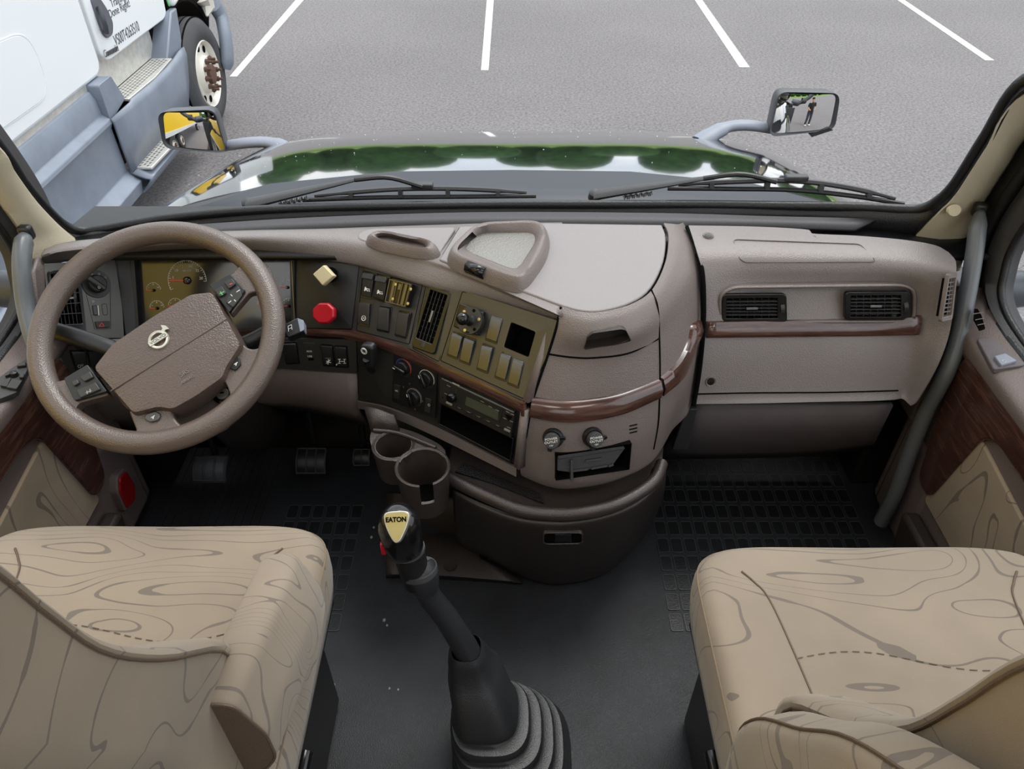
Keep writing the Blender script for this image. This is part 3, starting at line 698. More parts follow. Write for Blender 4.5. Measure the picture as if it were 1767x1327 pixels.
# power sockets
for k, (cx, cy) in enumerate(((953, 759), (1025, 757))):
    _, pp = cpoint(cx, cy); c0 = pp.hit(cx, cy, .012)
    s = thing('power_outlet', c0, ['black capped power outlet on the console nearer the radio', 'black capped power outlet on the console nearer the vent slits'][k], 'power outlet', 'console power outlets')
    ax = (pp.n+V((0, -.1, .28))).normalized()
    g = G(); g.lathe(c0, pp.n, [(-.014, .019), (-.006, .0195), (-.004, .018), (.0, .017)], 32); g.build('collar', M['blk'], s, angle=50)
    g = G(); g.lathe(c0, ax, [(-.004, .0145), (.010, .0150), (.014, .0135), (.015, 0)], 32); g.build('cap', M['dgrey'], s, angle=50)
    g = G(); e0 = pp.hit(cx+15, cy-2, .008); g.tube([e0+X_*(.007*math.cos(t)-.0)+pp.n*0+Z_*(.004*math.sin(t)) for t in [2*math.pi*i/14 for i in range(14)]], .002, 6, closed=True)
    g.bar(c0+X_*.012, e0-X_*.004, pp.n, .006, .003); g.build('strap', M['blk'], s)
    g = G(); g.prism(rnd(pp.pts([(cx-8, cy+10), (cx+2, cy+10), (cx, cy+19), (cx-7, cy+18)]), .003), pp.n, -.001, .006); g.build('tab', M['blk'], s)
    pc = Pl(c0+ax*.015, ax); ux, uy = proj(pc.p)
    for j, (tt, dy, sz) in enumerate((('POWER', -4.5, .0042), ('OUTLET', 1, .0042), ('12V', 7, .003))): text(tt, pc, ux, uy+dy, sz, M['white'], s, dx=4, dy=-.6, h=.0004, sx=1.15)

# ================= switch panels: real faces of the dash, each a plane =================
def station(t, b, yt, yb_): return at(*t, Y=yt), at(*b, Y=yb_)
S = {'A': station((240, 430), (240, 592), 1.41, 1.30), 'B': station((508, 438), (508, 570), 1.385, 1.292), 'C': station((622, 452), (609, 571), 1.35, 1.262),
     'D': station((735, 485), (710, 603), 1.275, 1.187), 'E': station((796, 500), (758, 627), 1.228, 1.147), 'F': station((970, 556), (907, 694), 1.10, 1.037)}
def face(a, b, name, mt, parent, th=.012):
    (t0, b0), (t1, b1) = S[a], S[b]
    pl = Pl(t0, (b0-t0).cross(b1-t0)); g = G()
    n = pl.n; vs = [t0, t1, b1, b0]; g.add([p for p in vs]+[p-n*th for p in vs], [(0, 1, 2, 3), (7, 6, 5, 4), (0, 4, 5, 1), (1, 5, 6, 2), (2, 6, 7, 3), (3, 7, 4, 0)])
    return pl, g.build(name, mt, parent)
plK, fk = face('B', 'C', 'brake_knob_panel', M['blk'], dash)
plS, fs_ = face('C', 'D', 'switch_panel', M['sw'], dash)
plV, fv = face('D', 'E', 'vent_panel', M['panel'], dash)
plP, fp = face('E', 'F', 'switch_panel', M['panel'], dash)
def groove(pl, pts, parent, r=.0008, mt='hole', closed=True, h=0.0):
    g = G(); p = [pl.hit(a, b, h) for a, b in pts]; g.tube(rnd(p, .003) if closed else p, r, 5, closed=closed); return g.build('seam_gap', M[mt], parent)
groove(plK, [(509, 442), (620, 457), (607, 568), (509, 566)], fk)
plS2 = plS
groove(plS, [(627, 467), (729, 491), (706, 594), (615, 570)], fs_)
groove(plV, [(736, 487), (794, 503), (757, 624), (712, 601)], fv)
groove(plP, [(798, 503), (948, 560), (903, 688), (760, 622)], fp)
def rocker(pl, q, mt, parent, icon=None, lab=None, h=.006, split=True, name='rocker_switch', bez=.0035):
    P = pl.pts(q); c = sum(P, V((0, 0, 0)))/4
    g = G(); g.prism(rnd([c+(p-c)*1.16 for p in P], .003), pl.n, -.004, .0012); bz = g.build(name, M['gblk'], parent, bevel=.0006)
    if lab: bz['label'] = lab
    g = G(); a, b, d, e = P
    a, b, d, e = a, b, d, e
    n = pl.n
    vs = [a+n*h, b+n*h, b.lerp(d, .16)+n*(h+.0015), a.lerp(e, .16)+n*(h+.0015), d+n*(h*.55), e+n*(h*.55)]
    base = [a, b, d, e]
    g.add(vs+base, [(0, 1, 2, 3), (3, 2, 4, 5), (6, 7, 1, 0), (9, 8, 4, 5)[::-1], (6, 0, 3, 5, 9), (7, 8, 4, 2, 1)])
    kp = g.build('key', mt, bz, bevel=.0012)
    return bz, kp
def keyplane(q, pl, h=.0065): return pl.lift(h)
def disc_icon(pl, px, py, r, parent, mt='white'):
    g = G(); c = pl.hit(px, py); x = (pl.hit(px+5, py)-c).normalized(); y = pl.n.cross(x); g.tube([c+(x*math.cos(t)+y*math.sin(t))*r for t in [2*math.pi*i/18 for i in range(18)]], r*.13, 4, closed=True)
    return g.build('symbol', M[mt], parent)
def bars_icon(pl, segs, parent, wpx=.0009, mt='white', name='symbol'):
    g = G()
    for (a, b, c, d) in segs: g.bar(pl.hit(a, b), pl.hit(c, d), pl.n, wpx, .0003)
    return g.build(name, M[mt], parent)
def truck_icon(pl, px, py, parent, sx=1):
    g = G(); P = lambda a, b: pl.hit(px+a, py+b)
    g.bar(P(-1, 0), P(5, 1.2), pl.n, .0012, .0003); g.bar(P(-4, .5), P(0, 1.4), pl.n, .0042, .0003); g.bar(P(-2.5, -2.8), P(-2, -.5), pl.n, .003, .0003)
    for a, b in ((-3.5, 3), (1, 3.6), (4.2, 4)): g.lathe(P(a, b), pl.n, [(0, .0015), (.0003, .0015), (.0003, 0)], 10)
    return g.build('symbol', M['white'], parent)
ks = plS.lift(.0072)
bz, k1 = rocker(plS, [(631, 472), (649, 474.5), (641, 514), (624, 510)], M['blk'], dash, lab='rocker with truck symbol'); truck_icon(plS.lift(.0052), 633, 498, k1)
g = G(); g.prism(plS.pts([(631, 472), (649, 474.5), (647, 484), (629, 481)]), plS.n, .006, .0105); g.build('guard', M['dgrey'], bz, bevel=.001)
bz, k1 = rocker(plS, [(653, 477), (672, 480), (664, 519), (645, 513.5)], M['blk'], dash, lab='rocker with trailer symbol'); truck_icon(plS.lift(.0052), 655, 503, k1)
g = G(); g.prism(plS.pts([(653, 477), (672, 480), (670, 489.5), (651, 486)]), plS.n, .006, .0105); g.build('guard', M['dgrey'], bz, bevel=.001)
bz, k1 = rocker(plS, [(623, 522), (641, 524.5), (637, 562), (618, 557)], M['sw'], dash, lab='rocker with round dashed symbol'); disc_icon(plS.lift(.005), 627.5, 549, .0052, k1); bars_icon(plS.lift(.005), [(624, 552, 631, 546), (625, 545, 630, 552)], k1, .0006)
for q in ([(657, 530), (675, 533), (671, 572), (652, 568)], [(690, 538.5), (708, 542), (701, 582), (683, 577)]): rocker(plS, q, M['sw'], dash, name='blank_plate')
# mounting bracket with brass screws left of the vent
bk = thing('accessory_bracket', plS.hit(697, 508), 'small open metal bracket with four screws on the switch panel beside the tall vent', 'bracket')
B4 = [(679, 483), (716, 492), (706, 531), (671, 522)]
P = plS.pts(B4); c_ = sum(P, V((0, 0, 0)))/4
g = G(); g.prism(rnd([c_+(p-c_)*1.02+plS.n*.0 for p in P], .002), plS.n, -.002, .012); g.build('base', M['gblk'], bk, bevel=.0015)
g = G(); T = [p+plS.n*.013 for p in P]
g.ring([c_+(p-c_)+plS.n*0 for p in P], [c_+(p-c_)*.93 for p in P], plS.n, .012, .0145)
for t in (.36, .62): g.bar(T[0].lerp(T[1], t), T[3].lerp(T[2], t), plS.n, .002, .002)
for t in (.24, .52, .80): g.bar(T[0].lerp(T[1], t).lerp(T[3].lerp(T[2], t), .05 if t != .52 else .1), T[0].lerp(T[1], t).lerp(T[3].lerp(T[2], t), .95 if t != .52 else .35), plS.n, .006, .0015)
g.build('frame', M['bracket'], bk)
for a, b in ((683, 491), (709, 499), (678, 516), (704, 524)):
    g = G(); g.lathe(plS.hit(a, b, .013), plS.n, [(0, .0032), (.0015, .003), (.002, 0)], 12); g.build('screw', M['brass'], bk)

# ---- air vents ----
def vent(name, pl, q, qg, nx, nz, label, wheel=None, cut=None, group='dashboard air vents', vertical_main=False, knob=True, dirn=None):
    P = pl.pts(q); c = sum(P, V((0, 0, 0)))/4; n = pl.n
    t = thing(name, c, label, 'air vent', group)
    I = pl.pts(qg)
    if cut:
        cg = G(); cg.prism(inner(I, -.002), n, -.034, .06); boolcut(cut, cg)
    Pr, Ir = rnd(P, .008, 4), rnd(I, .002, 4)
    g = G(); g.ring(Pr, Ir, n, -.006, .006); g.build('bezel', M['gblk'], t, bevel=.0015)
    g = G(); g.prism(I, n, -.03, -.025); g.build('duct', M['hole'], t)
    g = G()
    for i in range(1, nx):
        s_ = i/nx; g.bar(I[0].lerp(I[1], s_)-n*(.008 if not vertical_main else .001), I[3].lerp(I[2], s_)-n*(.008 if not vertical_main else .001), n, .0012, .012)
    g.build('vane', M['blk'], t)
    g = G()
    for i in range(1, nz):
        s_ = i/nz; g.bar(I[0].lerp(I[3], s_)-n*(.001 if not vertical_main else .008), I[1].lerp(I[2], s_)-n*(.001 if not vertical_main else .008), n, .0012, .012)
    g.build('slat', M['dgrey'], t)
    if knob:
        cc = sum(I, V((0, 0, 0)))/4; ax = ((I[1]-I[0]) if not vertical_main else (I[3]-I[0])).normalized()
        g = G(); g.bar(cc-ax*.012+n*.004, cc+ax*.012+n*.004, n, .005, .008); g.build('tab', M['steel'], t, bevel=.001)
    if wheel:
        a, b = wheel; A, B = pl.hit(*a), pl.hit(*b); d = (B-A)
        g = G(); m = (A+B)/2; ax = d.normalized(); sd_ = n.cross(ax)
        g.lathe(m-sd_*.004-n*.006, sd_, [(0, 0), (0, d.length/2), (.008, d.length/2), (.008, 0)], 26); w_ = g.build('thumbwheel', M['sw'], t)
        g = G()
        for k in range(9):
            th = math.radians(18+k*18); r_ = d.length/2
            g.box(m-n*.006+(ax*math.cos(th)+n*math.sin(th))*r_, sd_, ax*math.cos(th)+n*math.sin(th), (ax*-math.sin(th)+n*math.cos(th)), .007, .0012, .0012)
        g.build('rib', M['dgrey'], w_)
    return t
vent('air_vent', plV, [(742, 492), (782, 506), (751, 613), (712, 599)], [(745, 501), (774, 511), (748, 594), (720, 583)], 5, 8, 'tall black air vent with thumbwheel between the two switch panels', ((722, 591), (741, 598)), cut=fv, vertical_main=True)

# ---- olive blanks, square hole and ball mount on the panel next to the console ----
for q in ([(783, 574), (801, 580.5), (790, 618), (773, 611)], [(804, 582), (821, 588.5), (811, 628), (794, 621)], [(851, 544), (870, 551), (858, 591), (839, 584)], [(834, 595), (852, 601), (842, 642), (824, 635)], [(867, 609), (884, 615), (873, 656), (855, 649)], [(888, 618), (906, 625), (895, 667), (877, 660)]):
    rocker(plP, q, M['blank'], dash, name='blank_plate')
hq = rnd(plP.pts([(884, 556), (928, 573.5), (914, 617), (870, 599)]), .004)
c = G(); c.prism(hq, plP.n, -.05, .05)
boolcut(fp, c)
g = G(); g.ring(inner(hq, -.0003), hq, plP.n, -.05, .0012); g.prism(hq, plP.n, -.052, -.05); g.build('square_opening', M['hole'], dash)
rm = thing('ball_mount', plP.hit(810, 553), 'black round ball mount plate with brass screws on the switch panel beside the vent', 'mount')
g = G(); g.prism(rnd(plP.pts([(799, 524), (840, 540), (828, 580), (788, 565)]), .003), plP.n, -.001, .014); g.build('socket', M['gblk'], rm, bevel=.002)
pr = plP.lift(.02); rc = pr.hit(810, 553)
g = G(); g.lathe(rc, pr.n, [(-.012, .026), (-.002, .027), (0, .026), (.0003, .0)], 48); pd = g.build('plate', M['sw'], rm, angle=40)
xx = (pr.hit(815, 554.5)-rc).normalized(); yy_ = pr.n.cross(xx)
for k in range(6):
    th = math.radians(20+60*k); p = rc+(xx*math.cos(th)+yy_*math.sin(th))*.0205
    g = G(); g.lathe(p, pr.n, [(0, .0032), (.0012, .003), (.0015, 0)], 12)
    if k % 2: g.build('screw_hole', M['hole'], pd)
    else: g.build('screw', M['brass'], pd)
g = G(); g.lathe(rc, pr.n, [(0, .011), (.006, .007), (.014, .0055), (.016, .0055)], 24); bc = rc+pr.n*.026; g.build('stem', M['blk'], rm, angle=60)
g = G(); g.ell(bc, X_*.0125, Y_*.0125, Z_*.0125, 28, 18); g.build('ball', M['gblk'], rm, angle=80)
text('RAM', pr, 805, 573, .0045, M['hole'], rm, dx=4, dy=1.6)

# ---- trailer and parking brake knobs ----
def knob(name, base, facepix, h, mt, label, bevel=.003):
    p0 = plK.hit(*base); pf = plK.lift(h)
    t = thing(name, p0, label, 'brake knob', None)
    g = G(); F = [pf.hit(*a) for a in facepix]; c = sum(F, V((0, 0, 0)))/len(F)
    g.tube([p0, p0.lerp(c, .5), c-pf.n*.008], [.011, .011, .009], 16); g.build('stem', M['blk'] if mt != M['red'] else mt, t)
    g = G(); g.prism(rnd(F, .003), pf.n, -.012, 0, inset=.0015); g.build('cap', mt, t, bevel=bevel)
    g = G(); g.lathe(p0, plK.n, [(0, .016), (.003, .015), (.004, .0)], 20); g.build('collar', M['hole'], t)
    return t
knob('pull_knob', (570, 474), [(538, 473), (558, 456), (577, 476), (556, 494)], .045, M['yelk'], 'cream diamond shaped pull knob above the red one')
knob('pull_knob', (567, 537), [(557+21*math.cos(math.radians(22.5+45*k)), 540.5+20*math.sin(math.radians(22.5+45*k))) for k in range(8)], .040, M['red'], 'red octagonal pull knob below the cream one')

# ================= instrument cluster =================
(tA, bA), (tB, bB) = S['A'], S['B']
plC = Pl(tA, (bA-tA).cross(bB-tA)); plC = plC.lift(-.012)
clu = thing('instrument_cluster', plC.hit(375, 500), 'instrument cluster of round gauges with red needles behind the steering wheel', 'instrument cluster')
g = G(); g.prism(plC.pts([(238, 436), (508, 436), (508, 574), (245, 600)]), plC.n, -.01, 0); g.build('face', mat('cluster_face', (38, 38, 37), .14, spec=.8), clu)
g = G(); g.ring(plC.pts([(196, 440), (512, 430), (512, 575), (215, 600)]), plC.pts([(238, 448), (504, 441), (507, 566), (248, 596)]), plC.n, -.012, .014); g.build('hood_frame', M['blk'], clu, bevel=.003)
g = G(); g.prism(plC.lift(.016).pts([(200, 448), (224, 448), (236, 580), (216, 586)]), plC.n, -.02, 0); g.build('side_cheek', M['cowl'], clu, bevel=.003)
g = G(); g.bar(plC.hit(503, 446, .015), plC.hit(509, 566, .015), plC.n, .002, .003); g.build('edge_strip', M['bracket'], clu)
pf = plC.lift(.0006)
def gauge(px, py, r, a0, a1, nt, labels, na, big=False, cap=None):
    c = pf.hit(px, py); x = (pf.hit(px+5, py)-c).normalized(); y = pf.n.cross(x)
    P = lambda a, q: c+(x*math.cos(math.radians(a))+y*math.sin(math.radians(a)))*q
    t = bpy.data.objects.new('gauge', None)
    g = G(); g.tube([P(a0+(a1-a0)*i/40, r) for i in range(41)], .0006 if big else .0004, 4)
    for i in range(nt+1):
        a = a0+(a1-a0)*i/nt; lg_ = .14 if (i % (5 if big else 2) == 0) else .08
        g.bar(P(a, r), P(a, r*(1-lg_)), pf.n, .0009 if big else .0006, .0003)
    dl = g.build('dial', M['white'], clu)
    if big:
        g = G(); g.tube([P(a0+(a1-a0)*i/20*.32+0, r*1.0) for i in range(8, 21)], .0005, 4)
    for a, s_ in labels: 
        q = P(a, r*.74); text3(s_, q, x, y, pf.n, .006 if big else .0024, M['white'], dl)
    if cap: 
        q = P(90, r*.50); text3(cap, q, x, y, pf.n, .0036, M['white'], dl)
    g = G(); g.bar(P(na, -r*.05)+pf.n*.003, P(na, r*.92)+pf.n*.003, pf.n, .0028 if big else .0016, .0012); g.build('needle', M['redp'], dl)
    g = G(); g.lathe(c, pf.n, [(0, r*.2), (.003, r*.19), (.0045, r*.12), (.0045, 0)], 24); g.build('needle_hub', M['gblk'], dl)
gauge(323, 484, .0425, -2, 208, 30, [(170, '5'), (138, '10'), (110, '15'), (75, '20'), (42, '25'), (8, '30')][:], 180, True, 'rpm x100')
gauge(437, 482, .0425, -20, 210, 30, [(170, '20'), (138, '30'), (110, '40'), (75, '50'), (42, '60')], 200, True, 'mph')
for (a, b) in ((265, 496), (271, 527), (303, 523), (496, 491), (499, 523), (457, 522)):
    gauge(a, b+5, .0165, 10, 170, 8, [(150, '0'), (90, '60'), (30, '120')], 180)

# ================= light switch panel, left vent =================
plL = Pl(at(205, 455, Y=1.40), (at(212, 582, Y=1.30)-at(205, 455, Y=1.40)).cross(at(85, 468, Y=1.30)-at(205, 455, Y=1.40)))
lp_ = thing('light_switch_panel', plL.hit(176, 500), 'grey panel with rotary headlight switch and hazard button left of the gauges', 'switch panel')
g = G(); g.prism(plL.pts([(76, 455), (206, 448), (214, 583), (88, 584)]), plL.n, -.012, 0); lface_ = g.build('face', M['panel2'], lp_)
g = G(); g.lathe(plL.hit(166, 490), plL.n, [(0, .0295), (.002, .0285), (.001, .021), (.001, 0)], 40); g.build('dial', M['sw'], lp_, angle=40)
kc = plL.hit(166, 490, .002)
g = G(); g.lathe(kc, plL.n, [(0, .019), (.010, .018), (.012, .016), (.012, 0)], 36); kn = g.build('knob', M['blk'], lp_, angle=40)
g = G(); g.bar(plL.hit(152, 479, .018), plL.hit(182, 500, .018), plL.n, .011, .012); g.build('grip', M['sw'], kn, bevel=.003)
disc_icon(plL.lift(.026), 171, 496, .0022, kn)
for a, b in ((150, 481), (159, 474), (171, 473), (182, 479)): disc_icon(plL.lift(.002), a, b, .0018, lp_)
disc_icon(plL.lift(.0006), 161, 520, .0018, lp_)
g = G(); g.prism(plL.pts([(158.5, 527), (166, 527), (168, 544), (161, 544)]), plL.n, -.002, .003); g.build('dimmer_wheel', M['gblk'], lp_, bevel=.001)
bars_icon(plL.lift(.0006), [(169, 527, 170.5, 544)], lp_, .002)
groove(plL, [(175, 525), (184, 524), (186, 543), (178, 544)], lp_, .0004)
groove(plL, [(145, 492), (163, 568), (191, 567), (190, 490)], lp_, .0005, closed=False)
g = G(); g.prism(rnd(plL.pts([(163, 555), (188, 554), (188, 565), (166, 566)]), .001), plL.n, -.002, .004); hb = g.build('hazard_button', M['sw'], lp_, bevel=.0012)
P = plL.lift(.0045); bars_icon(P, [(171, 563, 175.5, 557), (175.5, 557, 180, 563), (171, 563, 180, 563)], hb, .0012, 'redp')
vent('air_vent', plL, [(80, 468), (136, 464), (148, 578), (98, 580)], [(86, 474), (130, 470), (141, 558), (101, 560)], 6, 5, 'black air vent behind the rim of the steering wheel next to the light switches', ((112, 567), (133, 566)), cut=lface_)
# lower left switches
plQ = Pl(at(150, 600, Y=1.27), (at(150, 645, Y=1.24)-at(150, 600, Y=1.27)).cross(at(90, 600, Y=1.23)-at(150, 600, Y=1.27)))
g = G(); g.prism(plQ.pts([(98, 598), (210, 596), (216, 650), (112, 652)]), plQ.n, -.012, 0); g.build('lower_switch_panel', M['sw'], dash)
bz, k1 = rocker(plQ, [(121, 606), (145, 606), (151, 639), (131, 639)], M['blk'], dash); disc_icon(plQ.lift(.006), 137, 632, .0028, k1); disc_icon(plQ.lift(.006), 142, 630, .0018, k1)
rocker(plQ, [(150, 606), (172, 606), (178, 639), (157, 639)], M['blk'], dash, name='blank_plate')
g = G(); g.prism(plQ.pts([(70, 598), (97, 597), (118, 652), (100, 668)]), plQ.n, -.012, .01); g.build('side_pad', M['brown'], dash, bevel=.006)
# demister vent slots beside the pillar
def sidevent(q, X, label, n_=8):
    P = [at(a, b, X=X+dx) for (a, b, dx) in q]; pl = Pl(P[0], (P[1]-P[0]).cross(P[3]-P[0])); c = sum(P, V((0, 0, 0)))/4
    t = thing('demister_vent', c, label, 'air vent', 'side window demister vents'); n = pl.n
    I = [c+(p-c)*.72 for p in P]; I = [P[k].lerp(c, .22) for k in range(4)]
    g = G(); g.ring(rnd(P, .006), rnd(I, .002), n, -.004, .004); g.build('bezel', M['brown'], t, bevel=.0015)
    g = G(); g.prism(I, n, -.01, -.006); g.build('duct', M['hole'], t)
    g = G()
    for i in range(1, n_): g.bar(I[0].lerp(I[3], i/n_)-n*.001, I[1].lerp(I[2], i/n_)-n*.001, n, .0014, .004)
    g.build('slat', M['pad'], t)
sidevent([(56, 462, .02), (72, 462, 0), (80, 528, 0), (64, 540, .02)], -.96, 'narrow slotted side vent between the grab handle and steering wheel rim')
sidevent([(1635, 472, 0), (1649, 470, .03), (1640, 552, .03), (1621, 556, 0)], .835, 'narrow slotted side vent at the door end of the passenger dash', 9)
# end cap of the dash left
g = G(); g.grid([cat([at(a, b, Y=y) for a, b, y in l], 12) for l in ([(62, 445, 1.30), (72, 444, 1.34), (80, 446, 1.38)], [(54, 470, 1.25), (70, 462, 1.29), (78, 462, 1.32)], [(60, 540, 1.22), (80, 560, 1.25), (90, 570, 1.27)], [(75, 600, 1.2), (90, 600, 1.22), (104, 600, 1.24)])]); g.build('end_cap', M['brown'], dash, solid=.01, off=0)

# ================= wood strip and lower face =================
wt = [(98, 588), (240, 583), (400, 570), (508, 568), (560, 568), (609, 571), (660, 584), (710, 603), (758, 627), (830, 657), (904, 694)]
wb = [(104, 600), (240, 597), (400, 583), (508, 579), (560, 580), (611, 585), (660, 600), (706, 619), (755, 641), (828, 673), (903, 709)]
a = cat(pix(wt[:2], Z=.548)+pix(wt[2:4], Z=.573)+pix(wt[4:], Z=.583), 80); b = cat(pix(wb[:2], Z=.535)+pix(wb[2:4], Z=.557)+pix(wb[4:], Z=.566), 80)
ov = V((-.25, -.9, .2)).normalized()
g = G(); g.grid([a, [p+ov*.007+Z_*.003 for p in a], [(p+q)/2+ov*.011 for p, q in zip(a, b)], [q+ov*.006 for q in b], [q-ov*.006 for q in b]]); g.build('wood_trim', M['wood'], dash, angle=60)
g = G(); g.tube([at(904, 690, Z=.583)+ov*.008, at(906, 712, Z=.558)+ov*.008], .008, 12, flat=.8); g.build('trim_end', M['wood'], dash)
# lower faces
def quadpl(t0, b0, t1): return Pl(t0, (b0-t0).cross(t1-t0))
Lt = {'a': at(440, 584, Z=.558), 'b': at(614, 587, Z=.565), 'c': at(675, 604, Z=.565), 'd': at(758, 640, Z=.565), 'e': at(905, 709, Z=.565)}
Lb = {'a': at(440, 632, Y=1.25), 'b': at(618, 690, Y=1.235), 'c': at(673, 702, Y=1.19), 'd': at(755, 736, Y=1.135), 'e': at(893, 804, Y=1.028)}
def lface(a, b, name, mt, parent=dash):
    pl = Pl(Lt[a], (Lb[a]-Lt[a]).cross(Lt[b]-Lt[a])); n = pl.n; vs = [Lt[a], Lt[b], Lb[b], Lb[a]]
    g = G(); g.add([p for p in vs]+[p-n*.012 for p in vs], [(0, 1, 2, 3), (7, 6, 5, 4), (0, 4, 5, 1), (1, 5, 6, 2), (2, 6, 7, 3), (3, 7, 4, 0)])
    return pl, g.build(name, mt, parent)
pl5 = Pl(Lt['a'], (Lb['a']-Lt['a']).cross(Lt['b']-Lt['a']))
g = G(); g.prism(pl5.pts([(430, 583), (614, 586), (616, 644), (440, 634)]), pl5.n, -.012, 0); f5 = g.build('lower_switch_panel', M['sw'], dash)
rocker(pl5, [(490, 592), (511, 591.5), (516, 625), (495, 626)], M['blk'], dash, name='blank_plate')
g = G(); g.prism(rnd(pl5.pts([(522, 591), (543, 592), (547, 628), (525, 627)]), .002), pl5.n, -.002, .001); au = g.build('aux_usb_plate', M['sw'], dash, bevel=.0005)
text('AUX', pl5, 534, 606, .0042, M['white'], au, h=.0014, dx=4, dy=.15); text('USB', pl5, 535, 614.5, .0042, M['white'], au, h=.0014, dx=4, dy=.15)
g = G(); g.prism(pl5.pts([(532, 617.5), (541.5, 617.5), (542, 621.5), (532.5, 621.5)]), pl5.n, .0, .0014); g.lathe(pl5.hit(533, 600), pl5.n, [(.001, .001), (.0014, .001), (.0014, 0)], 8); g.build('port', M['hole'], au)
bz, k1 = rocker(pl5, [(555, 595), (574, 596), (577, 630), (559, 629)], M['blk'], dash); bars_icon(pl5.lift(.0055), [(563, 623, 571, 626), (567, 620, 566, 629), (563, 627, 570, 621)], k1, .0015); bars_icon(pl5.lift(.006), [(561, 618, 571, 618.5)], k1, .0007, 'dim')
bz, k1 = rocker(pl5, [(579, 597), (598, 598), (601, 632), (580, 631)], M['blk'], dash); bars_icon(pl5.lift(.0055), [(583, 620, 588, 620), (592, 620, 597, 620), (585.5, 620, 585.5, 627), (594.5, 620, 594.5, 627), (585.5, 623.5, 594.5, 623.5), (583, 627, 588, 627), (592, 627, 597, 627)], k1, .0011)
g = G(); g.lathe(pl5.hit(581, 629, .004), pl5.n, [(0, .0015), (.002, .0012), (.002, 0)], 8); g.build('lamp', M['white'], bz)
pl6 = Pl(Lt['b'], (Lb['b']-Lt['b']).cross(Lt['c']-Lt['b'])); _, f6 = lface('b', 'c', 'lever_panel', M['sw'])
pl7, f7 = lface('c', 'd', 'climate_panel_mount', M['sw'])
pl8, f8 = lface('d', 'e', 'radio_surround', M['panel'])
groove(pl6, [(616, 588), (674, 605), (672, 694), (619, 682)], f6); 
# hand brake lever
hv = thing('trailer_brake_lever', pl6.hit(640, 640), 'black trailer hand brake lever with round brake symbol below the wood strip', 'lever')
g = G(); g.prism(rnd(pl6.pts([(638, 625), (647, 628), (648, 669), (640, 668)]), .003), pl6.n, -.004, .0008); g.build('slot', M['hole'], hv)
A = pl6.hit(643, 640, .0); B = pl6.hit(630, 606, .05)
g = G(); g.tube([A, A.lerp(pl6.hit(636, 634, .035), .9), pl6.hit(632, 620, .045)], .007, 10); g.build('stem', M['blk'], hv)
hk = pl6.lift(.045)
g = G(); g.prism(rnd(hk.pts([(618, 594), (643, 597), (646, 640), (614, 634)]), .014, 6), hk.n, -.020, .0, inset=.002); hb = g.build('knob', M['blk'], hv, bevel=.006, seg=4)
disc_icon(hk.lift(.0007), 628, 606, .0065, hb); disc_icon(hk.lift(.0007), 628, 606, .0042, hb)
# climate controls
cc_ = thing('climate_control_panel', pl7.hit(712, 665), 'dark climate control panel with three rotary knobs left of the radio', 'control panel')
g = G(); g.prism(rnd(pl7.pts([(680, 612), (755, 643), (751, 722), (677, 692)]), .003), pl7.n, -.002, .0015); g.build('plate', M['blk'], cc_, bevel=.0008)
def rot(px, py, r, a, sweep=None, cols=('white',)):
    c = pl7.hit(px, py, .0015); n = pl7.n; x = (pl7.hit(px+5, py+2)-pl7.hit(px, py)).normalized(); y = n.cross(x)
    g = G(); g.lathe(c, n, [(0, r*1.35), (.001, r*1.3), (.001, 0)], 32); g.build('dial', M['sw'], cc_)
    g = G(); g.lathe(c, n, [(0, r), (.008, r*.95), (.010, r*.85), (.010, 0)], 32); k = g.build('knob', M['blk'], cc_, angle=40)
    d = x*math.cos(a)+y*math.sin(a)
    g = G(); g.bar(c-d*r*.95+n*.014, c+d*r*.95+n*.014, n, r*.62, .010); g.build('grip', M['gblk'], k, bevel=.002)
    g = G(); g.bar(c+d*r*.5+n*.0195, c+d*r*.9+n*.0195, n, .0012, .0006); g.build('pointer', M['white'], k)
    m = len(cols)
    for i, cn in enumerate(cols):
        a0, a1 = math.radians(200-220*i/m), math.radians(200-220*(i+1)/m)
        g = G(); g.tube([c+n*.0012+(x*math.cos(a0+(a1-a0)*t/10)+y*math.sin(a0+(a1-a0)*t/10))*r*1.22 for t in range(11)], .0007, 4); g.build('scale', M[cn], k)
rot(697, 634, .0155, math.radians(170), cols=('bluep', 'redp')); rot(737, 653, .0155, math.radians(120), cols=('white',)); rot(715, 685, .0155, math.radians(110), cols=('dim',))
for q, s_ in (([(682, 662), (692, 665), (691, 688), (681, 685)], 'A/C'), ([(736, 685), (746, 689), (744, 712), (734, 708)], 'R')):
    g = G(); g.prism(rnd(pl7.pts(q), .001), pl7.n, .001, .004); b_ = g.build('button', M['sw'], cc_, bevel=.0006)
    if s_ == 'A/C': text('A/C', pl7, 686.5, 673, .0035, M['white'], b_, dx=4, dy=1, h=.0044)
    else: disc_icon(pl7.lift(.0044), 740, 699, .0025, b_)
for (a, b) in ((696, 668), (707, 662), (704, 688), (729, 692), (716, 706)): disc_icon(pl7.lift(.002), a, b, .0014, cc_, 'dim')
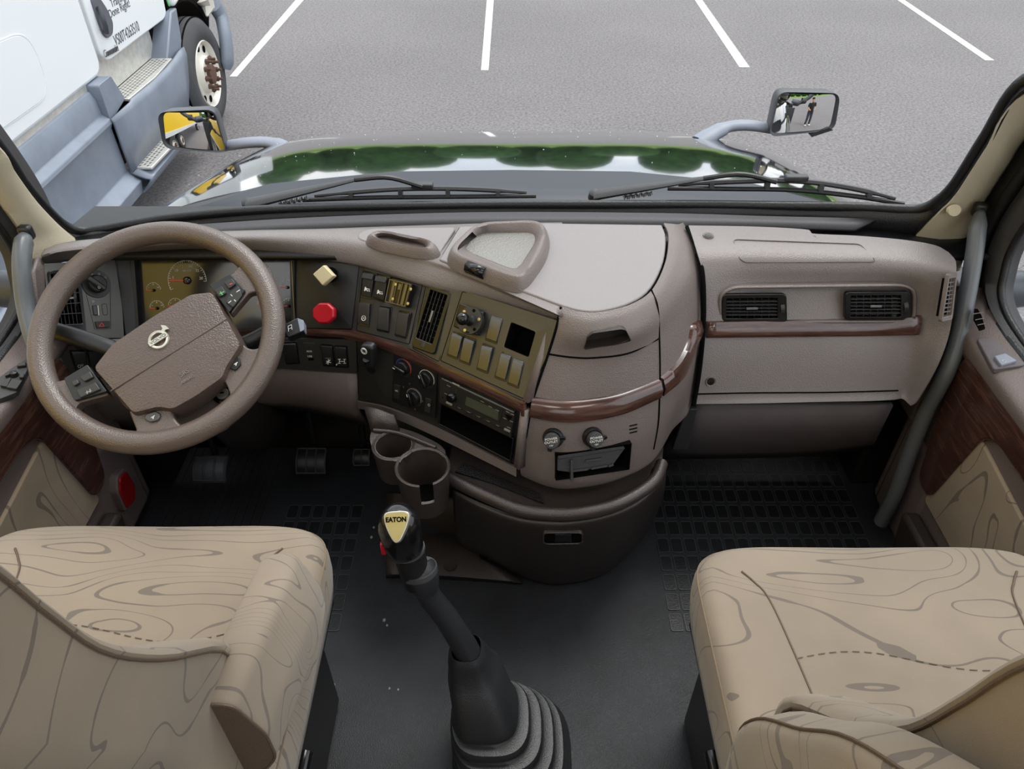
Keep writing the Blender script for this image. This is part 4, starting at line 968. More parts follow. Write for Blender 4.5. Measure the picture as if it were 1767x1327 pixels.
# radio
rd = thing('car_radio', pl8.hit(828, 700), 'slim black car radio with knob and display in the dash below the wood strip', 'radio')
RQ = [(766, 648), (892, 707), (886, 752), (762, 690)]
g = G(); g.prism(rnd(pl8.pts(RQ), .003), pl8.n, -.004, .010); rb_ = g.build('faceplate', M['panel'], rd, bevel=.002)
pr8 = pl8.lift(.0104)
g = G(); g.prism(rnd(pr8.pts([(790, 668), (868, 704), (862, 731), (786, 691)]), .002), pr8.n, -.001, .001); g.build('display_bezel', M['sw'], rd)
g = G(); g.prism(pr8.pts([(806, 684), (861, 709), (860, 725), (803, 698)]), pr8.n, .001, .0016); g.build('display', M['screen'], rd)
c = pr8.hit(782, 684); g = G(); g.lathe(c, pr8.n, [(0, .0105), (.010, .0095), (.012, .008), (.012, 0)], 28); kn = g.build('volume_knob', M['gblk'], rd, angle=40)
text('VOLVO', pr8, 787, 663, .0028, M['white'], rd, dx=10, dy=4.7, sx=1.3)
for k in range(7):
    t = k/6; x0, y0 = 776+t*100, 697+t*46
    g = G(); g.prism(pr8.pts([(x0-5, y0-4.6), (x0+5, y0), (x0+4.4, y0+2.6), (x0-5.6, y0-2)]), pr8.n, 0, .002); g.build('preset_button', M['dim'] if k in (0, 6) else M['sw'], rd)
    bars_icon(pr8.lift(.0022), [(x0-3, y0-2, x0+2, y0+.3)], rd, .0008, 'dim', 'print')
for (a, b) in ((770, 657), (774, 666), (770, 680), (832, 693), (846, 702), (858, 708), (876, 711), (884, 715), (871, 722), (882, 727), (878, 738)):
    bars_icon(pr8.lift(.0015), [(a-3, b-1.4, a+3, b+1.4)], rd, .0012, 'dim', 'print')
g = G(); g.prism(pr8.pts([(872, 714), (885, 718), (879, 726)]), pr8.n, 0, .002); g.build('arrow_button', M['gblk'], rd)
for a in ((767, 653), (889, 711), (764, 686), (884, 748)):
    g = G(); g.lathe(pr8.hit(*a), pr8.n, [(0, .0014), (.0006, .0012), (.0006, 0)], 8); g.build('screw', M['hole'], rd)
# open cubby under the radio
cq = pl8.pts([(763, 696), (886, 756), (881, 793), (760, 730)])
c = G(); c.prism(cq, pl8.n, -.05, .05); boolcut(f8, c)
g = G(); g.ring(cq, inner(cq, .0008), pl8.n, -.10, .002); g.prism(cq, pl8.n, -.105, -.10); g.build('cubby', M['hole'], dash)
cq2 = pl8.pts([(760, 693), (888, 755), (883, 798), (757, 731)]); g = G(); g.ring(cq2, cq, pl8.n, 0, .004); g.build('cubby_frame', M['blk'], dash, bevel=.001)
# brown rail around the lower panels
ea = cat([Lb['b'], Lb['c'], Lb['d'], Lb['e']], 30); eb = cat([at(620, 702, Y=1.235), at(673, 716, Y=1.19), at(755, 752, Y=1.128), at(892, 820, Y=1.02)], 30)
g = G(); g.grid([[p+ov*.002 for p in ea], [p+ov*.008 for p in ea], [p+ov*.006 for p in eb], [p-ov*.02 for p in eb]]); g.build('lower_rail', M['brown'], dash, angle=60)
g = G(); g.grid([[at(905, 700, Z=.57)+ov*.004, at(914, 705, Z=.57)+ov*.004], [at(893, 800, Z=.447)+ov*.004, at(902, 806, Z=.447)+ov*.004]]); g.build('corner_post', M['brown'], dash, solid=.02, off=0)
# strip to the right of the switch panel (pad edge running down)
g = G(); g.grid([[at(948, 556, Z=.705), at(957, 560, Z=.70)+ov*.004, at(966, 562, Z=.70)], [at(903, 690, Z=.583), at(912, 694, Z=.583)+ov*.004, at(920, 690, Z=.583)]]); g.build('panel_edge', M['brown'], dash, solid=.006, off=0)
# knee panels left of centre
g = G(); g.grid([cat([at(80, 652, Y=1.25), at(300, 650, Y=1.27), at(440, 634, Y=1.262), at(616, 644, Y=1.24)], 30), cat([at(110, 720, Y=1.26), at(300, 705, Y=1.29), at(480, 690, Y=1.29), at(622, 710, Y=1.25)], 30), cat([at(140, 760, Y=1.4), at(300, 745, Y=1.42), at(480, 705, Y=1.42), at(640, 735, Y=1.33)], 30)])
g.build('knee_bolster', M['brown'], dash, solid=.01, off=0, angle=60)

# ================= tray on the lid, small bin, clip =================
def tray(name, outer, floor, H, label, cat_, mtf, dep=.0):
    O = pix(outer, Z=LZ+H); F = pix(floor, Z=LZ+.004)
    O = rnd(O, .035, 6); F = rnd(F, .02, 6); n = len(O)
    c = sum(O, V((0, 0, 0)))/n; t = thing(name, V((c.x, c.y, LZ)), label, cat_)
    ax = lambda p, q, d: p+(p-q).normalized()*d
    base = [V((p.x, p.y, LZ-.004))+(V((p.x, p.y, 0))-V((c.x, c.y, 0))).normalized()*.012 for p in O]
    mid = [V((p.x, p.y, LZ+H*.6))+(V((p.x, p.y, 0))-V((c.x, c.y, 0))).normalized()*.006 for p in O]
    innr = [p*.8+V((q.x, q.y, p.z))*.2 for p, q in zip(O, F)]
    g = G(); g.grid([base, mid, [p+Z_*0 for p in O], [p+Z_*.003 for p in inner(O, .004)], inner(O, .011), F], cu=True); g.build('rim', M['brown'], t, angle=70)
    g = G(); g.prism(F, Z_, -.003, .0005); g.build('floor', mtf, t)
    return t
mesh_ = mat('tray_mat', (128, 126, 122), .45, 1.0, 230)
tray('dash_tray', [(822, 384), (932, 380), (944, 398), (936, 430), (905, 480), (880, 478), (782, 440), (778, 425)], [(832, 401), (922, 402), (924, 418), (896, 462), (884, 465), (801, 432), (803, 424)], .022, 'brown raised tray with grey textured floor on top of the console lid', 'tray', mesh_)
tray('dash_slot', [(636, 402), (660, 398), (745, 415), (752, 426), (736, 433), (642, 413)], [(650, 408), (668, 406), (730, 420), (737, 427), (725, 427), (655, 412)], .014, 'small oblong brown bin on the dash top left of the tray', 'storage bin', M['bin'])
cp = at(826, 466, Z=.742); ck = thing('hanging_clip', cp, 'black glossy folded clip hooked over the front edge of the dash tray', 'clip')
g = G(); A, B = at(811, 461, Z=.742), at(842, 473, Z=.742); d = (B-A).normalized(); u = Z_; f_ = d.cross(Z_)
if f_.y > 0: f_ = -f_
pr_ = [(.000, .012), (-.006, .016), (-.014, .014), (-.018, .004), (-.014, -.004), (-.006, .0), (-.005, .008)]
g.grid([[A.lerp(B, s_)+f_*(-a)*-1*(-1)+Z_*b for a, b in pr_] for s_ in (0, 1)]); g.build('hook', M['gblk'], ck, solid=.003, off=0, angle=60)

# ================= passenger side =================
pd = thing('passenger_dash', (.65, 1.3, .6), 'brown passenger side dash section with two air vents and wood strip', 'dashboard')
PR = [(.722, [(1188, 390), (1300, 392), (1390, 397), (1402, 404), (1480, 408), (1560, 415), (1612, 424), (1636, 436)]),
      (.722, [(1196, 414), (1300, 416), (1390, 420), (1440, 424), (1500, 427), (1565, 433), (1620, 440), (1648, 450)]),
      (.716, [(1204, 440), (1300, 440), (1390, 443), (1440, 445), (1500, 447), (1565, 452), (1618, 460), (1650, 468)]),
      (.696, [(1211, 466), (1300, 463), (1390, 465), (1440, 466), (1500, 467), (1565, 472), (1612, 480), (1650, 487)]),
      (.662, [(1214, 500), (1300, 492), (1390, 492), (1440, 492), (1500, 492), (1565, 496), (1610, 510), (1646, 520)]),
      (.600, [(1215, 555), (1300, 550), (1390, 549), (1440, 548), (1500, 546), (1565, 548), (1602, 560), (1638, 575)]),
      (.540, [(1213, 610), (1300, 606), (1390, 604), (1440, 603), (1500, 601), (1560, 600), (1590, 610), (1618, 630)]),
      (.455, [(1203, 680), (1300, 677), (1390, 675), (1440, 674), (1500, 672), (1545, 670), (1566, 672), (1584, 690)]),
      (.435, [(1199, 697), (1300, 696), (1390, 694), (1440, 693), (1500, 692), (1540, 690), (1557, 688), (1572, 700)])]
rows = csurf(PR, 60); rows = [list(r) for r in zip(*[cat(list(c), 36) for c in zip(*rows)])]
g = G(); g.grid(rows); pbody = g.build('body', M['pad'], pd, solid=.003, off=0, angle=80)
SAVE = CR; CR = rows
def pline(pts, r=.0016, h=-.0015, closed=False, mt='hole'):
    g = G(); P = [cpoint(a, b, h+.004)[0] for a, b in pts]; P = rnd(P, .01) if closed else cat(P, 30); g.tube(P, r, 6, closed=closed); return g.build('seam_gap', M[mt], pd)
pline([(1265, 413), (1484, 421), (1510, 448), (1508, 452), (1285, 453), (1275, 445)], closed=True, r=.0012, mt='ring')
pline([(1203, 680), (1300, 678), (1440, 677), (1550, 674)])
a = [cpoint(x, y, .005)[0] for x, y in ((1219, 556), (1300, 554), (1400, 553), (1500, 551), (1590, 546))]; b = [cpoint(x, y, .005)[0] for x, y in ((1218, 582), (1300, 581), (1400, 580), (1500, 579), (1585, 577))]
a, b = cat(a, 20), cat(b, 20); u = V((0, -1, .2)).normalized()
g = G(); g.grid([[p-u*.006 for p in a], [p+u*.003 for p in a], [p.lerp(q, .3)+u*.006 for p, q in zip(a, b)], [p.lerp(q, .75)+u*.006 for p, q in zip(a, b)], [q+u*.002 for q in b], [q-u*.006 for q in b]]); g.build('wood_trim', M['wood'], pd, solid=.001, angle=50)
_a, _b, _c = [cpoint(x, y)[0] for x, y in ((1240, 498), (1580, 496), (1400, 556))]; pv1 = Pl(_a, (_b-_a).cross(_c-_a)).lift(.003)
fr = rnd(pv1.pts([(1238, 508), (1262, 493), (1560, 489), (1581, 500), (1578, 556), (1240, 558)]), .02, 5); fi = rnd(pv1.pts([(1244, 510), (1265, 498), (1557, 494), (1575, 503), (1573, 551), (1245, 553)]), .018, 5)
g = G(); g.ring(fr, fi, pv1.n, -.015, .006); g.build('vent_surround', M['brown'], pd, bevel=.003)
vent('air_vent', pv1.lift(.001), [(1246, 507), (1356, 506), (1357, 554), (1244, 554)], [(1253, 514), (1340, 513), (1340, 548), (1252, 548)], 7, 6, 'black air vent of the passenger dash nearer the console', ((1349, 520), (1349, 543)), cut=pbody)
vent('air_vent', pv1.lift(.001), [(1457, 503), (1569, 502), (1571, 551), (1456, 551)], [(1467, 509), (1552, 508), (1552, 545), (1466, 545)], 7, 6, 'black air vent of the passenger dash nearer the door', ((1561, 516), (1561, 540)), cut=pbody)
for a, b in ((1222, 408), (1226, 658)):
    p, q = cpoint(a, b, .001); g = G(); g.lathe(p, q.n, [(.001, .0115), (.0035, .0105), (.002, .0085), (.0015, 0)], 24); s_ = g.build('screw_recess', M['brown'], pd, angle=50)
    g = G(); g.lathe(p, q.n, [(.0015, .0082), (.0025, .008), (.003, .0)], 16); g.build('screw', M['gblk'], s_)
CR = SAVE
g = G(); g.tube(cat([at(1186, 392, Z=.719), at(1203, 430, Z=.715), at(1213, 480, Z=.685), at(1214, 560, Z=.605), at(1207, 640, Z=.505), at(1197, 700, Z=.435)], 40), .005, 8, cap=True); g.build('shadow_gap', M['hole'], pd)
# knee panel and side strut
g = G(); g.grid([cat(pix([(1190, 697), (1400, 697), (1540, 697)], Y=1.235), 12), cat([at(1170, 745, Y=1.25), at(1380, 742, Y=1.25), at(1520, 738, Y=1.25)], 12), cat([at(1140, 778, Y=1.30), at(1380, 775, Y=1.30), at(1508, 762, Y=1.30)], 12), cat([at(1120, 790, Y=1.40), at(1380, 785, Y=1.40), at(1500, 772, Y=1.40)], 12)])
kp = g.build('knee_panel', M['knee'], solid=.01, off=0, angle=60); tag(kp, 'dark grey scuffed knee panel below the passenger dash', 'panel')
g = G(); g.prism([at(1183, 700, Y=1.22), at(1202, 700, Y=1.22), at(1186, 770, Y=1.235), at(1158, 770, Y=1.235)], V((0, -1, 0)), 0, .012); g.build('bracket', M['dgrey'], kp, bevel=.002)

# ================= cup holder =================
CZ = .42
ch = thing('cup_holder', at(720, 800, Z=.34), 'brown double cup holder below the radio, one cup small and one large with a notch', 'cup holder')
C1, C2 = at(679, 768, Z=CZ), at(729, 805, Z=CZ)
pl_ = pix([(640, 742), (652, 732), (700, 738), (752, 765), (768, 778), (760, 790), (660, 775)], Z=CZ)
g = G(); g.prism(rnd(pix([(637, 752), (648, 730), (668, 732), (718, 746), (762, 768), (772, 784), (752, 800), (700, 800), (655, 790), (641, 772)], Z=CZ), .02), Z_, -.02, 0); plate = g.build('plate', M['bin'], ch)
def cup(c, r, dep, name):
    g = G(); g.lathe(c, Z_, [(-dep, .0), (-dep, r*.86), (-.01, r*1.0), (0, r+.002), (.002, r+.005), (0, r+.008), (-.01, r+.007), (-dep-.004, r*.86+.006), (-dep-.004, 0)], 48)
    return g.build(name, M['bin'], ch, angle=50)
r1, r2 = .036, .0465
c = G(); c.lathe(C1, Z_, [(-.2, 0), (-.2, r1), (.05, r1), (.05, 0)], 40); boolcut(plate, c)
c = G(); c.lathe(C2, Z_, [(-.2, 0), (-.2, r2), (.05, r2), (.05, 0)], 40); boolcut(plate, c)
cu1 = cup(C1, r1, .075, 'small_cup'); cu2 = cup(C2, r2, .10, 'large_cup')
nd = at(736, 840, Z=CZ)
c = G(); dn = (nd-C2); dn.z = 0; dn.normalize(); sdn = Z_.cross(dn); c.box(C2+dn*r2-Z_*.02, dn, sdn, Z_, .05, .026, .07); boolcut(cu2, c)
g = G(); g.lathe(C1-Z_*.074, Z_, [(0, 0), (0, r1*.85), (.001, r1*.85), (.001, 0)], 24); g.build('liner', M['hole'], cu1)
g = G(); g.lathe(C2-Z_*.098, Z_, [(0, 0), (0, r2*.84), (.004, r2*.84), (.004, 0)], 24); g.build('liner', M['hole'], cu2)
g = G(); g.tube(cat([at(645, 742, Z=CZ+.004), at(690, 748, Z=CZ+.004), at(752, 772, Z=CZ+.004)], 12), .004, 8); g.build('pen_rail', M['bin'], ch)
g = G(); g.grid([[at(641, 745, Z=CZ), at(660, 742, Z=CZ+.002), at(690, 745, Z=CZ)], [at(628, 700, Z=.455), at(650, 705, Z=.455), at(680, 716, Z=.455)]]); g.build('bracket', M['bin'], ch, solid=.006, off=0)

# ================= storage bin below the console =================
sb = thing('storage_bin', (.1, 1.1, 0), 'dark brown rounded storage bin under the console with an oblong finger pull', 'storage bin')
BR = [(.345, [(782, 845), (832, 868), (885, 886), (935, 894), (990, 894), (1052, 882), (1103, 857), (1138, 826), (1146, 800)]),
      (.325, [(782, 858), (832, 884), (885, 904), (935, 912), (990, 912), (1052, 900), (1103, 876), (1139, 840), (1148, 815)]),
      (.20, [(785, 905), (835, 925), (888, 948), (938, 958), (990, 957), (1050, 944), (1100, 912), (1135, 870), (1146, 845)]),
      (.10, [(790, 930), (840, 952), (888, 976), (938, 987), (990, 985), (1048, 970), (1094, 938), (1128, 893), (1140, 868)]),
      (.03, [(800, 945), (845, 965), (895, 991), (945, 1004), (992, 1002), (1042, 988), (1084, 957), (1118, 915), (1130, 888)]),
      (.004, [(805, 950), (850, 969), (900, 993), (947, 1006), (992, 1004), (1040, 990), (1080, 961), (1113, 922), (1126, 893)])]
rows = csurf(BR, 60); rows = [list(r) for r in zip(*[cat(list(c), 30) for c in zip(*rows)])]
g = G(); g.grid(rows); g.build('front', M['dbin'], sb, solid=.003, off=0, angle=80)
hb_ = cat(pix([(770, 822), (800, 838), (850, 861), (895, 879), (945, 886), (1000, 885), (1056, 873), (1100, 852), (1130, 828), (1142, 800)], Z=.362), 60)
g = G(); g.tube(hb_, .013, 14, up=Z_, flat=1.1); g.build('rail', M['bin'], sb, angle=80)
tf = pix([(770, 822), (800, 838), (850, 861), (895, 879), (945, 886), (1000, 885), (1056, 873), (1100, 852), (1130, 828), (1142, 800)], Z=.352)
g = G(); g.prism(tf+[V((.36, 1.30, .352)), V((-.12, 1.30, .352))], Z_, -.008, -.002); g.build('tray_floor', M['bin'], sb)
g = G(); g.prism(pix([(785, 815), (850, 835), (938, 870), (930, 852), (800, 800)], Z=.352), Z_, 0, .003); g.build('ribbed_mat', mat('ribbed', (30, 28, 28), .5, 1, 300), sb)
SAVE = CR; CR = rows
_, ps = cpoint(972, 925)
sl = rnd(ps.pts([(938, 916), (1004, 916), (1004, 934), (938, 935)]), .012, 6); g = G(); g.ring(inner(sl, -.003), inner(sl, .001), ps.n, -.004, .006); fpull = g.build('finger_pull', M['bin'], sb, bevel=.002)
g = G(); g.prism(inner(sl, .001), ps.n, -.006, .0038); g.build('recess', M['hole'], fpull)
g = G(); g.prism(ps.pts([(957, 919), (986, 919), (986, 932), (957, 932)]), ps.n, .0, .005); g.build('latch', M['gblk'], fpull, bevel=.001)
CR = SAVE
# floor hump panel on the left of it
g = G(); g.grid([cat([at(668, 850, Y=1.28), at(740, 855, Y=1.24), at(805, 862, Y=1.20)], 10), cat([at(664, 905, Y=1.26), at(740, 915, Y=1.22), at(815, 925, Y=1.17)], 10), cat([at(668, 940, Z=.045), at(745, 945, Z=.045), at(830, 965, Z=.045)], 10), cat([at(666, 990, Z=.03), at(760, 992, Z=.03), at(900, 1003, Z=.03)], 10), cat([at(666, 996, Z=.0), at(760, 998, Z=.0), at(900, 1006, Z=.0)], 10)])
fp_ = g.build('floor_trim', M['dbin'], solid=.006, off=0, angle=50); tag(fp_, 'dark brown floor trim panel behind the gear lever below the cup holder', 'panel')
g = G(); g.lathe(at(777, 976, Z=.036), Z_, [(0, .016), (.004, .0155), (.004, 0)], 24); g.build('round_plug', M['dbin'], fp_)
# dark tunnel behind everything
g = G(); g.abox(-.12, .36, 1.50, 1.58, .02, .64); g.build('bulkhead_core', M['hole'], dash)
# ================= cab shell =================
g = G(); g.abox(-1.06, 1.06, -.7, 1.62, -.03, 0); struct(g.build('floor', M['mat']))
g = G(); g.grid([[V((x, 1.50, .001)), V((x, 1.60, .06)), V((x, 1.70, .22)), V((x, 1.74, .55))] for x in (-1.04, 0, 1.04)]); struct(g.build('wall_front', M['blk'], solid=.01))
for s_, nm in ((-1, 'wall_left'), (1, 'wall_right')):
    g = G(); g.abox(s_*1.0, s_*1.05, 1.22, 1.60, 0, .58); g.abox(s_*.90, s_*1.0, 1.36, 1.62, 0, .56); struct(g.build(nm, M['hole'] if s_ > 9 else M['blk'], bevel=.01))
g = G(); g.abox(-1.1, 1.1, -.9, .95, 1.95, 2.0); struct(g.build('ceiling', M['ivory']))
g = G(); g.abox(-1.06, 1.06, -.95, -.9, -.03, 1.0); struct(g.build('wall_back', M['doorp']))
# ivory windshield pillar trims
def pillar(s_, outer, innr, nm):
    A = cat([hitw(a, b, .03) for a, b in outer]+[ws(s_*x, z, .055) for x, z in ((.965, 1.12), (.975, 1.30), (.985, 1.5), (1.0, 1.8))], 60)
    Bp = [at(a, b, X=s_*.985) for a, b in innr]; e = Bp[-1]
    B = cat(Bp+[V((s_*.99, e.y-.45*(z-e.z), z)) for z in (e.z+.15, e.z+.32, e.z+.5, 1.8)], 60)
    out = [V((0, -.012, .002))+V((-s_*.012, 0, 0)) for _ in A]
    g = G(); g.grid([A, [p.lerp(q, .06)+o_ for p, q, o_ in zip(A, B, out)], [p.lerp(q, .5)+o_*1.5 for p, q, o_ in zip(A, B, out)], [p.lerp(q, .94)+o_*.8 for p, q, o_ in zip(A, B, out)], [q+V((s_*.01, .01, 0)) for q in B]])
    o = g.build(nm, M['ivory'], solid=.006, off=0, angle=70); struct(o); return A, B, o
A, B, pr1 = pillar(1, [(1560, 428), (1575, 410), (1600, 386), (1625, 362), (1650, 336), (1702, 256), (1767, 160)], [(1650, 470), (1662, 432), (1672, 402), (1690, 362), (1712, 325), (1740, 282), (1767, 240)], 'trim_4')
A, B, pr2 = pillar(-1, [(165, 432), (135, 416), (112, 400), (90, 380), (58, 345), (24, 298), (-10, 248)], [(40, 455), (38, 430), (34, 402), (20, 380), (0, 352), (-30, 310), (-60, 270)], 'trim_5')
for s_, (a, b), pr_ in ((1, (1647, 363), pr1), (-1, (84, 401), pr2)):
    p = hitw(a, b, .055); g = G(); n_ = V((-s_*.25, -.9, .35)).normalized(); g.lathe(p, n_, [(-.012, .0125), (.0, .0125), (.0015, .0115), (.0018, 0)], 26); g.build('cap_plug', M['ivory'], pr_)
# doors: brown panel, wood sweep, fabric insert, window
WOOD = [(-.2, .575), (1.16, .575), (1.21, .555), (1.225, .50), (1.175, .225), (1.115, .222), (1.065, .46), (1.03, .487), (-.2, .455)]
FAB = [(1.085, .452), (.90, .425), (-.2, .30), (-.2, .06), (.93, .20), (1.135, .20)]
for s_, nm, wn in ((-1, 'door_1', 'window_2'), (1, 'door_2', 'window_3')):
    side = 'driver' if s_ < 0 else 'passenger'
    d = bpy.data.objects.new(nm, None); COL.objects.link(d); d.location = (s_*.96, .5, 0); d['kind'] = 'structure'
    n = V((-s_, 0, 0)); f = lambda l, x: [V((s_*x, y, z)) for y, z in l]
    g = G(); g.abox(s_*.936, s_*1.03, -.3, 1.32, .02, .555); g.build('inner_panel', M['doorp'], d, bevel=.015, seg=3)
    g = G(); g.prism(rnd(f(WOOD, .936), .03, 6), n, 0, .012); g.build('wood_sweep', M['wood'], d, bevel=.004, seg=3)
    g = G(); g.prism(rnd(f(FAB, .936), .02, 4), n, -.004, .006); g.build('fabric_insert', M['fab3'], d, bevel=.004)
    g = G(); g.prism(rnd(f([(1.10, .03), (1.13, .17), (.93, .175), (-.2, .10), (-.2, .03)], .93), .02), n, 0, .04); g.build('map_pocket', M['dbin'], d, bevel=.01)
    # belt shelf
    g = G(); rows = []
    for y, dz in ((-.3, 0), (.3, 0), (.8, 0), (1.05, 0), (1.2, .004), (1.32, .012), (1.38, .02)):
        rows.append([V((s_*.928, y, .545)), V((s_*.926, y, .572+dz)), V((s_*.936, y, .582+dz)), V((s_*.965, y, .588+dz)), V((s_*.995, y, .598+dz)), V((s_*1.02, y, .600+dz))])
    rows = [cat(r, 14) for r in rows]; g.grid(rows); g.build('belt_shelf', M['doorp'], d, solid=.006, off=0, angle=60)
    g = G(); g.abox(s_*.925, s_*1.02, 1.28, 1.40, .30, .585); g.build('front_edge', M['doorp'], d, bevel=.01)
    # window frame and glass
    W = [(-.3, .612), (.6, .607), (1.05, .605), (1.20, .608), (1.285, .628), (1.32, .67), (1.33, .77), (1.25, 1.02), (1.10, 1.40), (.98, 1.75)]
    Wc = cat(f(W, 1.01), 70); O = cat(f([(-.3, .592), (.6, .590), (1.05, .588), (1.22, .590), (1.34, .600), (1.40, .645), (1.415, .77), (1.335, 1.02), (1.18, 1.40), (1.06, 1.75)], 1.01), 70)
    g = G(); g.grid([[p+V((s_*.02, 0, 0)) for p in Wc], [p+V((-s_*.005, 0, 0)) for p in Wc], [p.lerp(q, .25)+V((-s_*.022, 0, 0)) for p, q in zip(Wc, O)], [p.lerp(q, .6)+V((-s_*.012, 0, 0)) for p, q in zip(Wc, O)], [q+V((s_*.005, 0, 0)) for q in O]]); g.build('window_frame', M['dgrey'], d, solid=.006, off=0, angle=60)
    g = G(); g.tube([p+V((-s_*.004, 0, 0)) for p in Wc], .008, 8); g.build('seal', M['seal'], d, angle=80)
    g = G(); g.tube([q+V((-s_*.018, -.012, .004)) for q in O], .013, 8); g.build('seal', M['seal'], d, angle=80)
    g = G(); wv = [p+V((s_*.022, 0, 0)) for p in Wc]+f([(-.3, 1.75)], 1.032); g.add(wv, [tuple(range(len(wv)))]); o = g.build(wn, M['glass']); struct(o)
    # outer black weather strip between door and pillar
    g = G(); g.grid([[q+V((-s_*.01, -.01, 0)) for q in O[30:]], [q+V((-s_*.02, .02, .0)) for q in O[30:]], [q+V((0, .085, .02)) for q in O[30:]]]); g.build('weather_strip', M['seal'], d, solid=.01, off=0, angle=60)
# switch clusters on door shelves
def shelfpl(s_): return Pl(V((s_*.955, 1.1, .592)), V((-s_*.12, 0, 1)))
ps = shelfpl(1)
t = thing('door_switch_plate', ps.hit(1725, 615), 'brown switch plate with one silver window switch on the passenger door', 'switch plate')
g = G(); g.prism(rnd(ps.pts([(1684, 588), (1706, 585), (1768, 630), (1767, 634), (1713, 641)]), .006), ps.n, -.006, .006); g.build('plate', M['knee'], t, bevel=.003)
g = G(); g.prism(rnd(ps.lift(.006).pts([(1714, 618), (1733, 613), (1754, 626), (1726, 634)]), .003), ps.n, -.002, .006); k = g.build('window_switch', M['arm'], t, bevel=.002)
disc_icon(ps.lift(.0125), 1733, 623, .003, k, 'white')
ps = shelfpl(-1)
t = thing('door_switch_plate', ps.hit(20, 650), 'grey switch cluster with mirror knob and window keys on the driver door', 'switch plate')
g = G(); g.prism(rnd(ps.pts([(-30, 678), (22, 638), (48, 622), (49, 640), (30, 680), (-20, 700)]), .004), ps.n, -.006, .005); g.build('plate', M['dgrey'], t, bevel=.002)
for q in ([(12, 658), (21, 656), (13, 671), (1, 669)], [(22, 657), (40, 660), (30, 675), (12, 672)], [(33, 630), (46, 628), (46, 634), (30, 636)], [(10, 648), (20, 643), (20, 649), (10, 653)], [(36, 648), (44, 648), (42, 655), (34, 655)]):
    g = G(); g.prism(rnd(ps.lift(.005).pts(q), .002), ps.n, -.001, .006); g.build('key', M['sw'], t, bevel=.0012)
g = G(); g.lathe(ps.hit(25, 648, .005), ps.n, [(0, .008), (.008, .006), (.010, 0)], 16); g.build('mirror_knob', M['blk'], t)
for s_, lst in ((1, [(1744, 650), (1767, 648), (1767, 700), (1752, 665)]), (-1, [(0, 690), (22, 682), (0, 730)])): pass
# armrest scoops on the shelf
for s_, lab in ((1, 'passenger'), (-1, 'driver')):
    g = G(); c0 = V((s_*.965, .93, .589)); o_ = rnd([c0+V((s_*a, b, 0)) for a, b in ((-.022, -.25), (.03, -.25), (.03, .09), (-.022, .06))], .02); i_ = inner(o_, .006)
    g.ring(orient(o_, Z_), orient(i_, Z_), Z_, -.002, .006); g.prism(i_, Z_, -.002, .0015)
    g.build('pull_scoop', M['pad'], bpy.data.objects['door_1' if s_ < 0 else 'door_2'], bevel=.002)
# defroster slots on the passenger shelf
pq = Pl(at(1690, 550, Z=.63), V((-.5, -.6, .6))); g = G(); o_ = pq.pts([(1681, 533), (1687, 533), (1694, 545), (1700, 566), (1690, 569), (1680, 550)])
t = thing('door_vent', pq.p, 'small black slotted vent on the door corner by the passenger grab handle', 'air vent')
g.prism(o_, pq.n, -.02, .001); g.build('slot', M['hole'], t)
g = G()
for y in (541, 551, 560): g.bar(pq.hit(1679+(y-541)*.4, y+1, .002), pq.hit(1697+(y-541)*.2, y-2, .002), pq.n, .0016, .002)
g.build('slat', M['pad'], t)
g = G(); g.grid([[at(1652, 500, X=.93), at(1697, 500, X=1.0), at(1712, 560, X=1.0)], [at(1650, 560, X=.93), at(1680, 590, X=.94), at(1700, 605, X=.96)]]); g.build('corner_cover', M['doorp'], bpy.data.objects['door_2'], solid=.01, off=1)
# grab handles
def grab(P, label):
    t = thing('grab_handle', P[-1], label, 'grab handle', 'pillar grab handles')
    c = cat(P, 40); g = G(); n = len(c); rr = [.0165]*n
    for i in range(4): rr[i] = .010+.0022*i
    g.tube(c, rr, 16, flat=1.15); g.build('bar', M['grab'], t, angle=80)
    g = G(); g.box(P[0]+V((0, .004, .004)), X_, Y_, Z_, .026, .02, .03); g.build('mount', M['blk'], t, bevel=.006)
grab([at(1691, 366, X=.955), at(1686, 400, X=.945), at(1681, 440, X=.94), at(1668, 515, X=.93), at(1652, 590, X=.92), at(1632, 645, X=.905), at(1600, 705, X=.90), at(1570, 780, X=.90), at(1545, 850, X=.90), at(1520, 900, X=.90)], 'grey curved grab handle by the passenger side pillar')
grab([at(45, 406, X=-.955), at(39, 430, X=-.95), at(38, 470, X=-.945), at(45, 530, X=-.94), at(60, 590, X=-.92), at(80, 650, X=-.905), at(92, 685, X=-.925), at(98, 690, X=-.94)], 'grey curved grab handle partly behind the steering wheel rim')
g = G(); o_ = [at(a, b, X=-.915) for a, b in ((214, 812), (229, 838), (229, 862), (216, 878), (203, 850), (202, 826))]
t = thing('door_reflector', sum(o_, V((0, 0, 0)))/6, 'red lozenge reflector at the bottom of the driver door', 'reflector')
g = G(); q_ = [sum(o_, V((0, 0, 0)))/6+(p-sum(o_, V((0, 0, 0)))/6)*1.18 for p in o_]; g.prism(rnd(q_, .01), X_, -.02, .003); g.build('bezel', M['doorp'], t, bevel=.003)
g = G(); g.prism(rnd(o_, .008), X_, -.002, .007); g.build('lens', M['redlens'], t, bevel=.002)
# lower door corner pieces
for s_, nm in ((-1, 'door_1'), (1, 'door_2')):
    g = G(); g.abox(s_*.93, s_*1.0, 1.12, 1.30, .02, .30); g.build('lower_corner', M['doorp'], bpy.data.objects[nm], bevel=.02, seg=3)
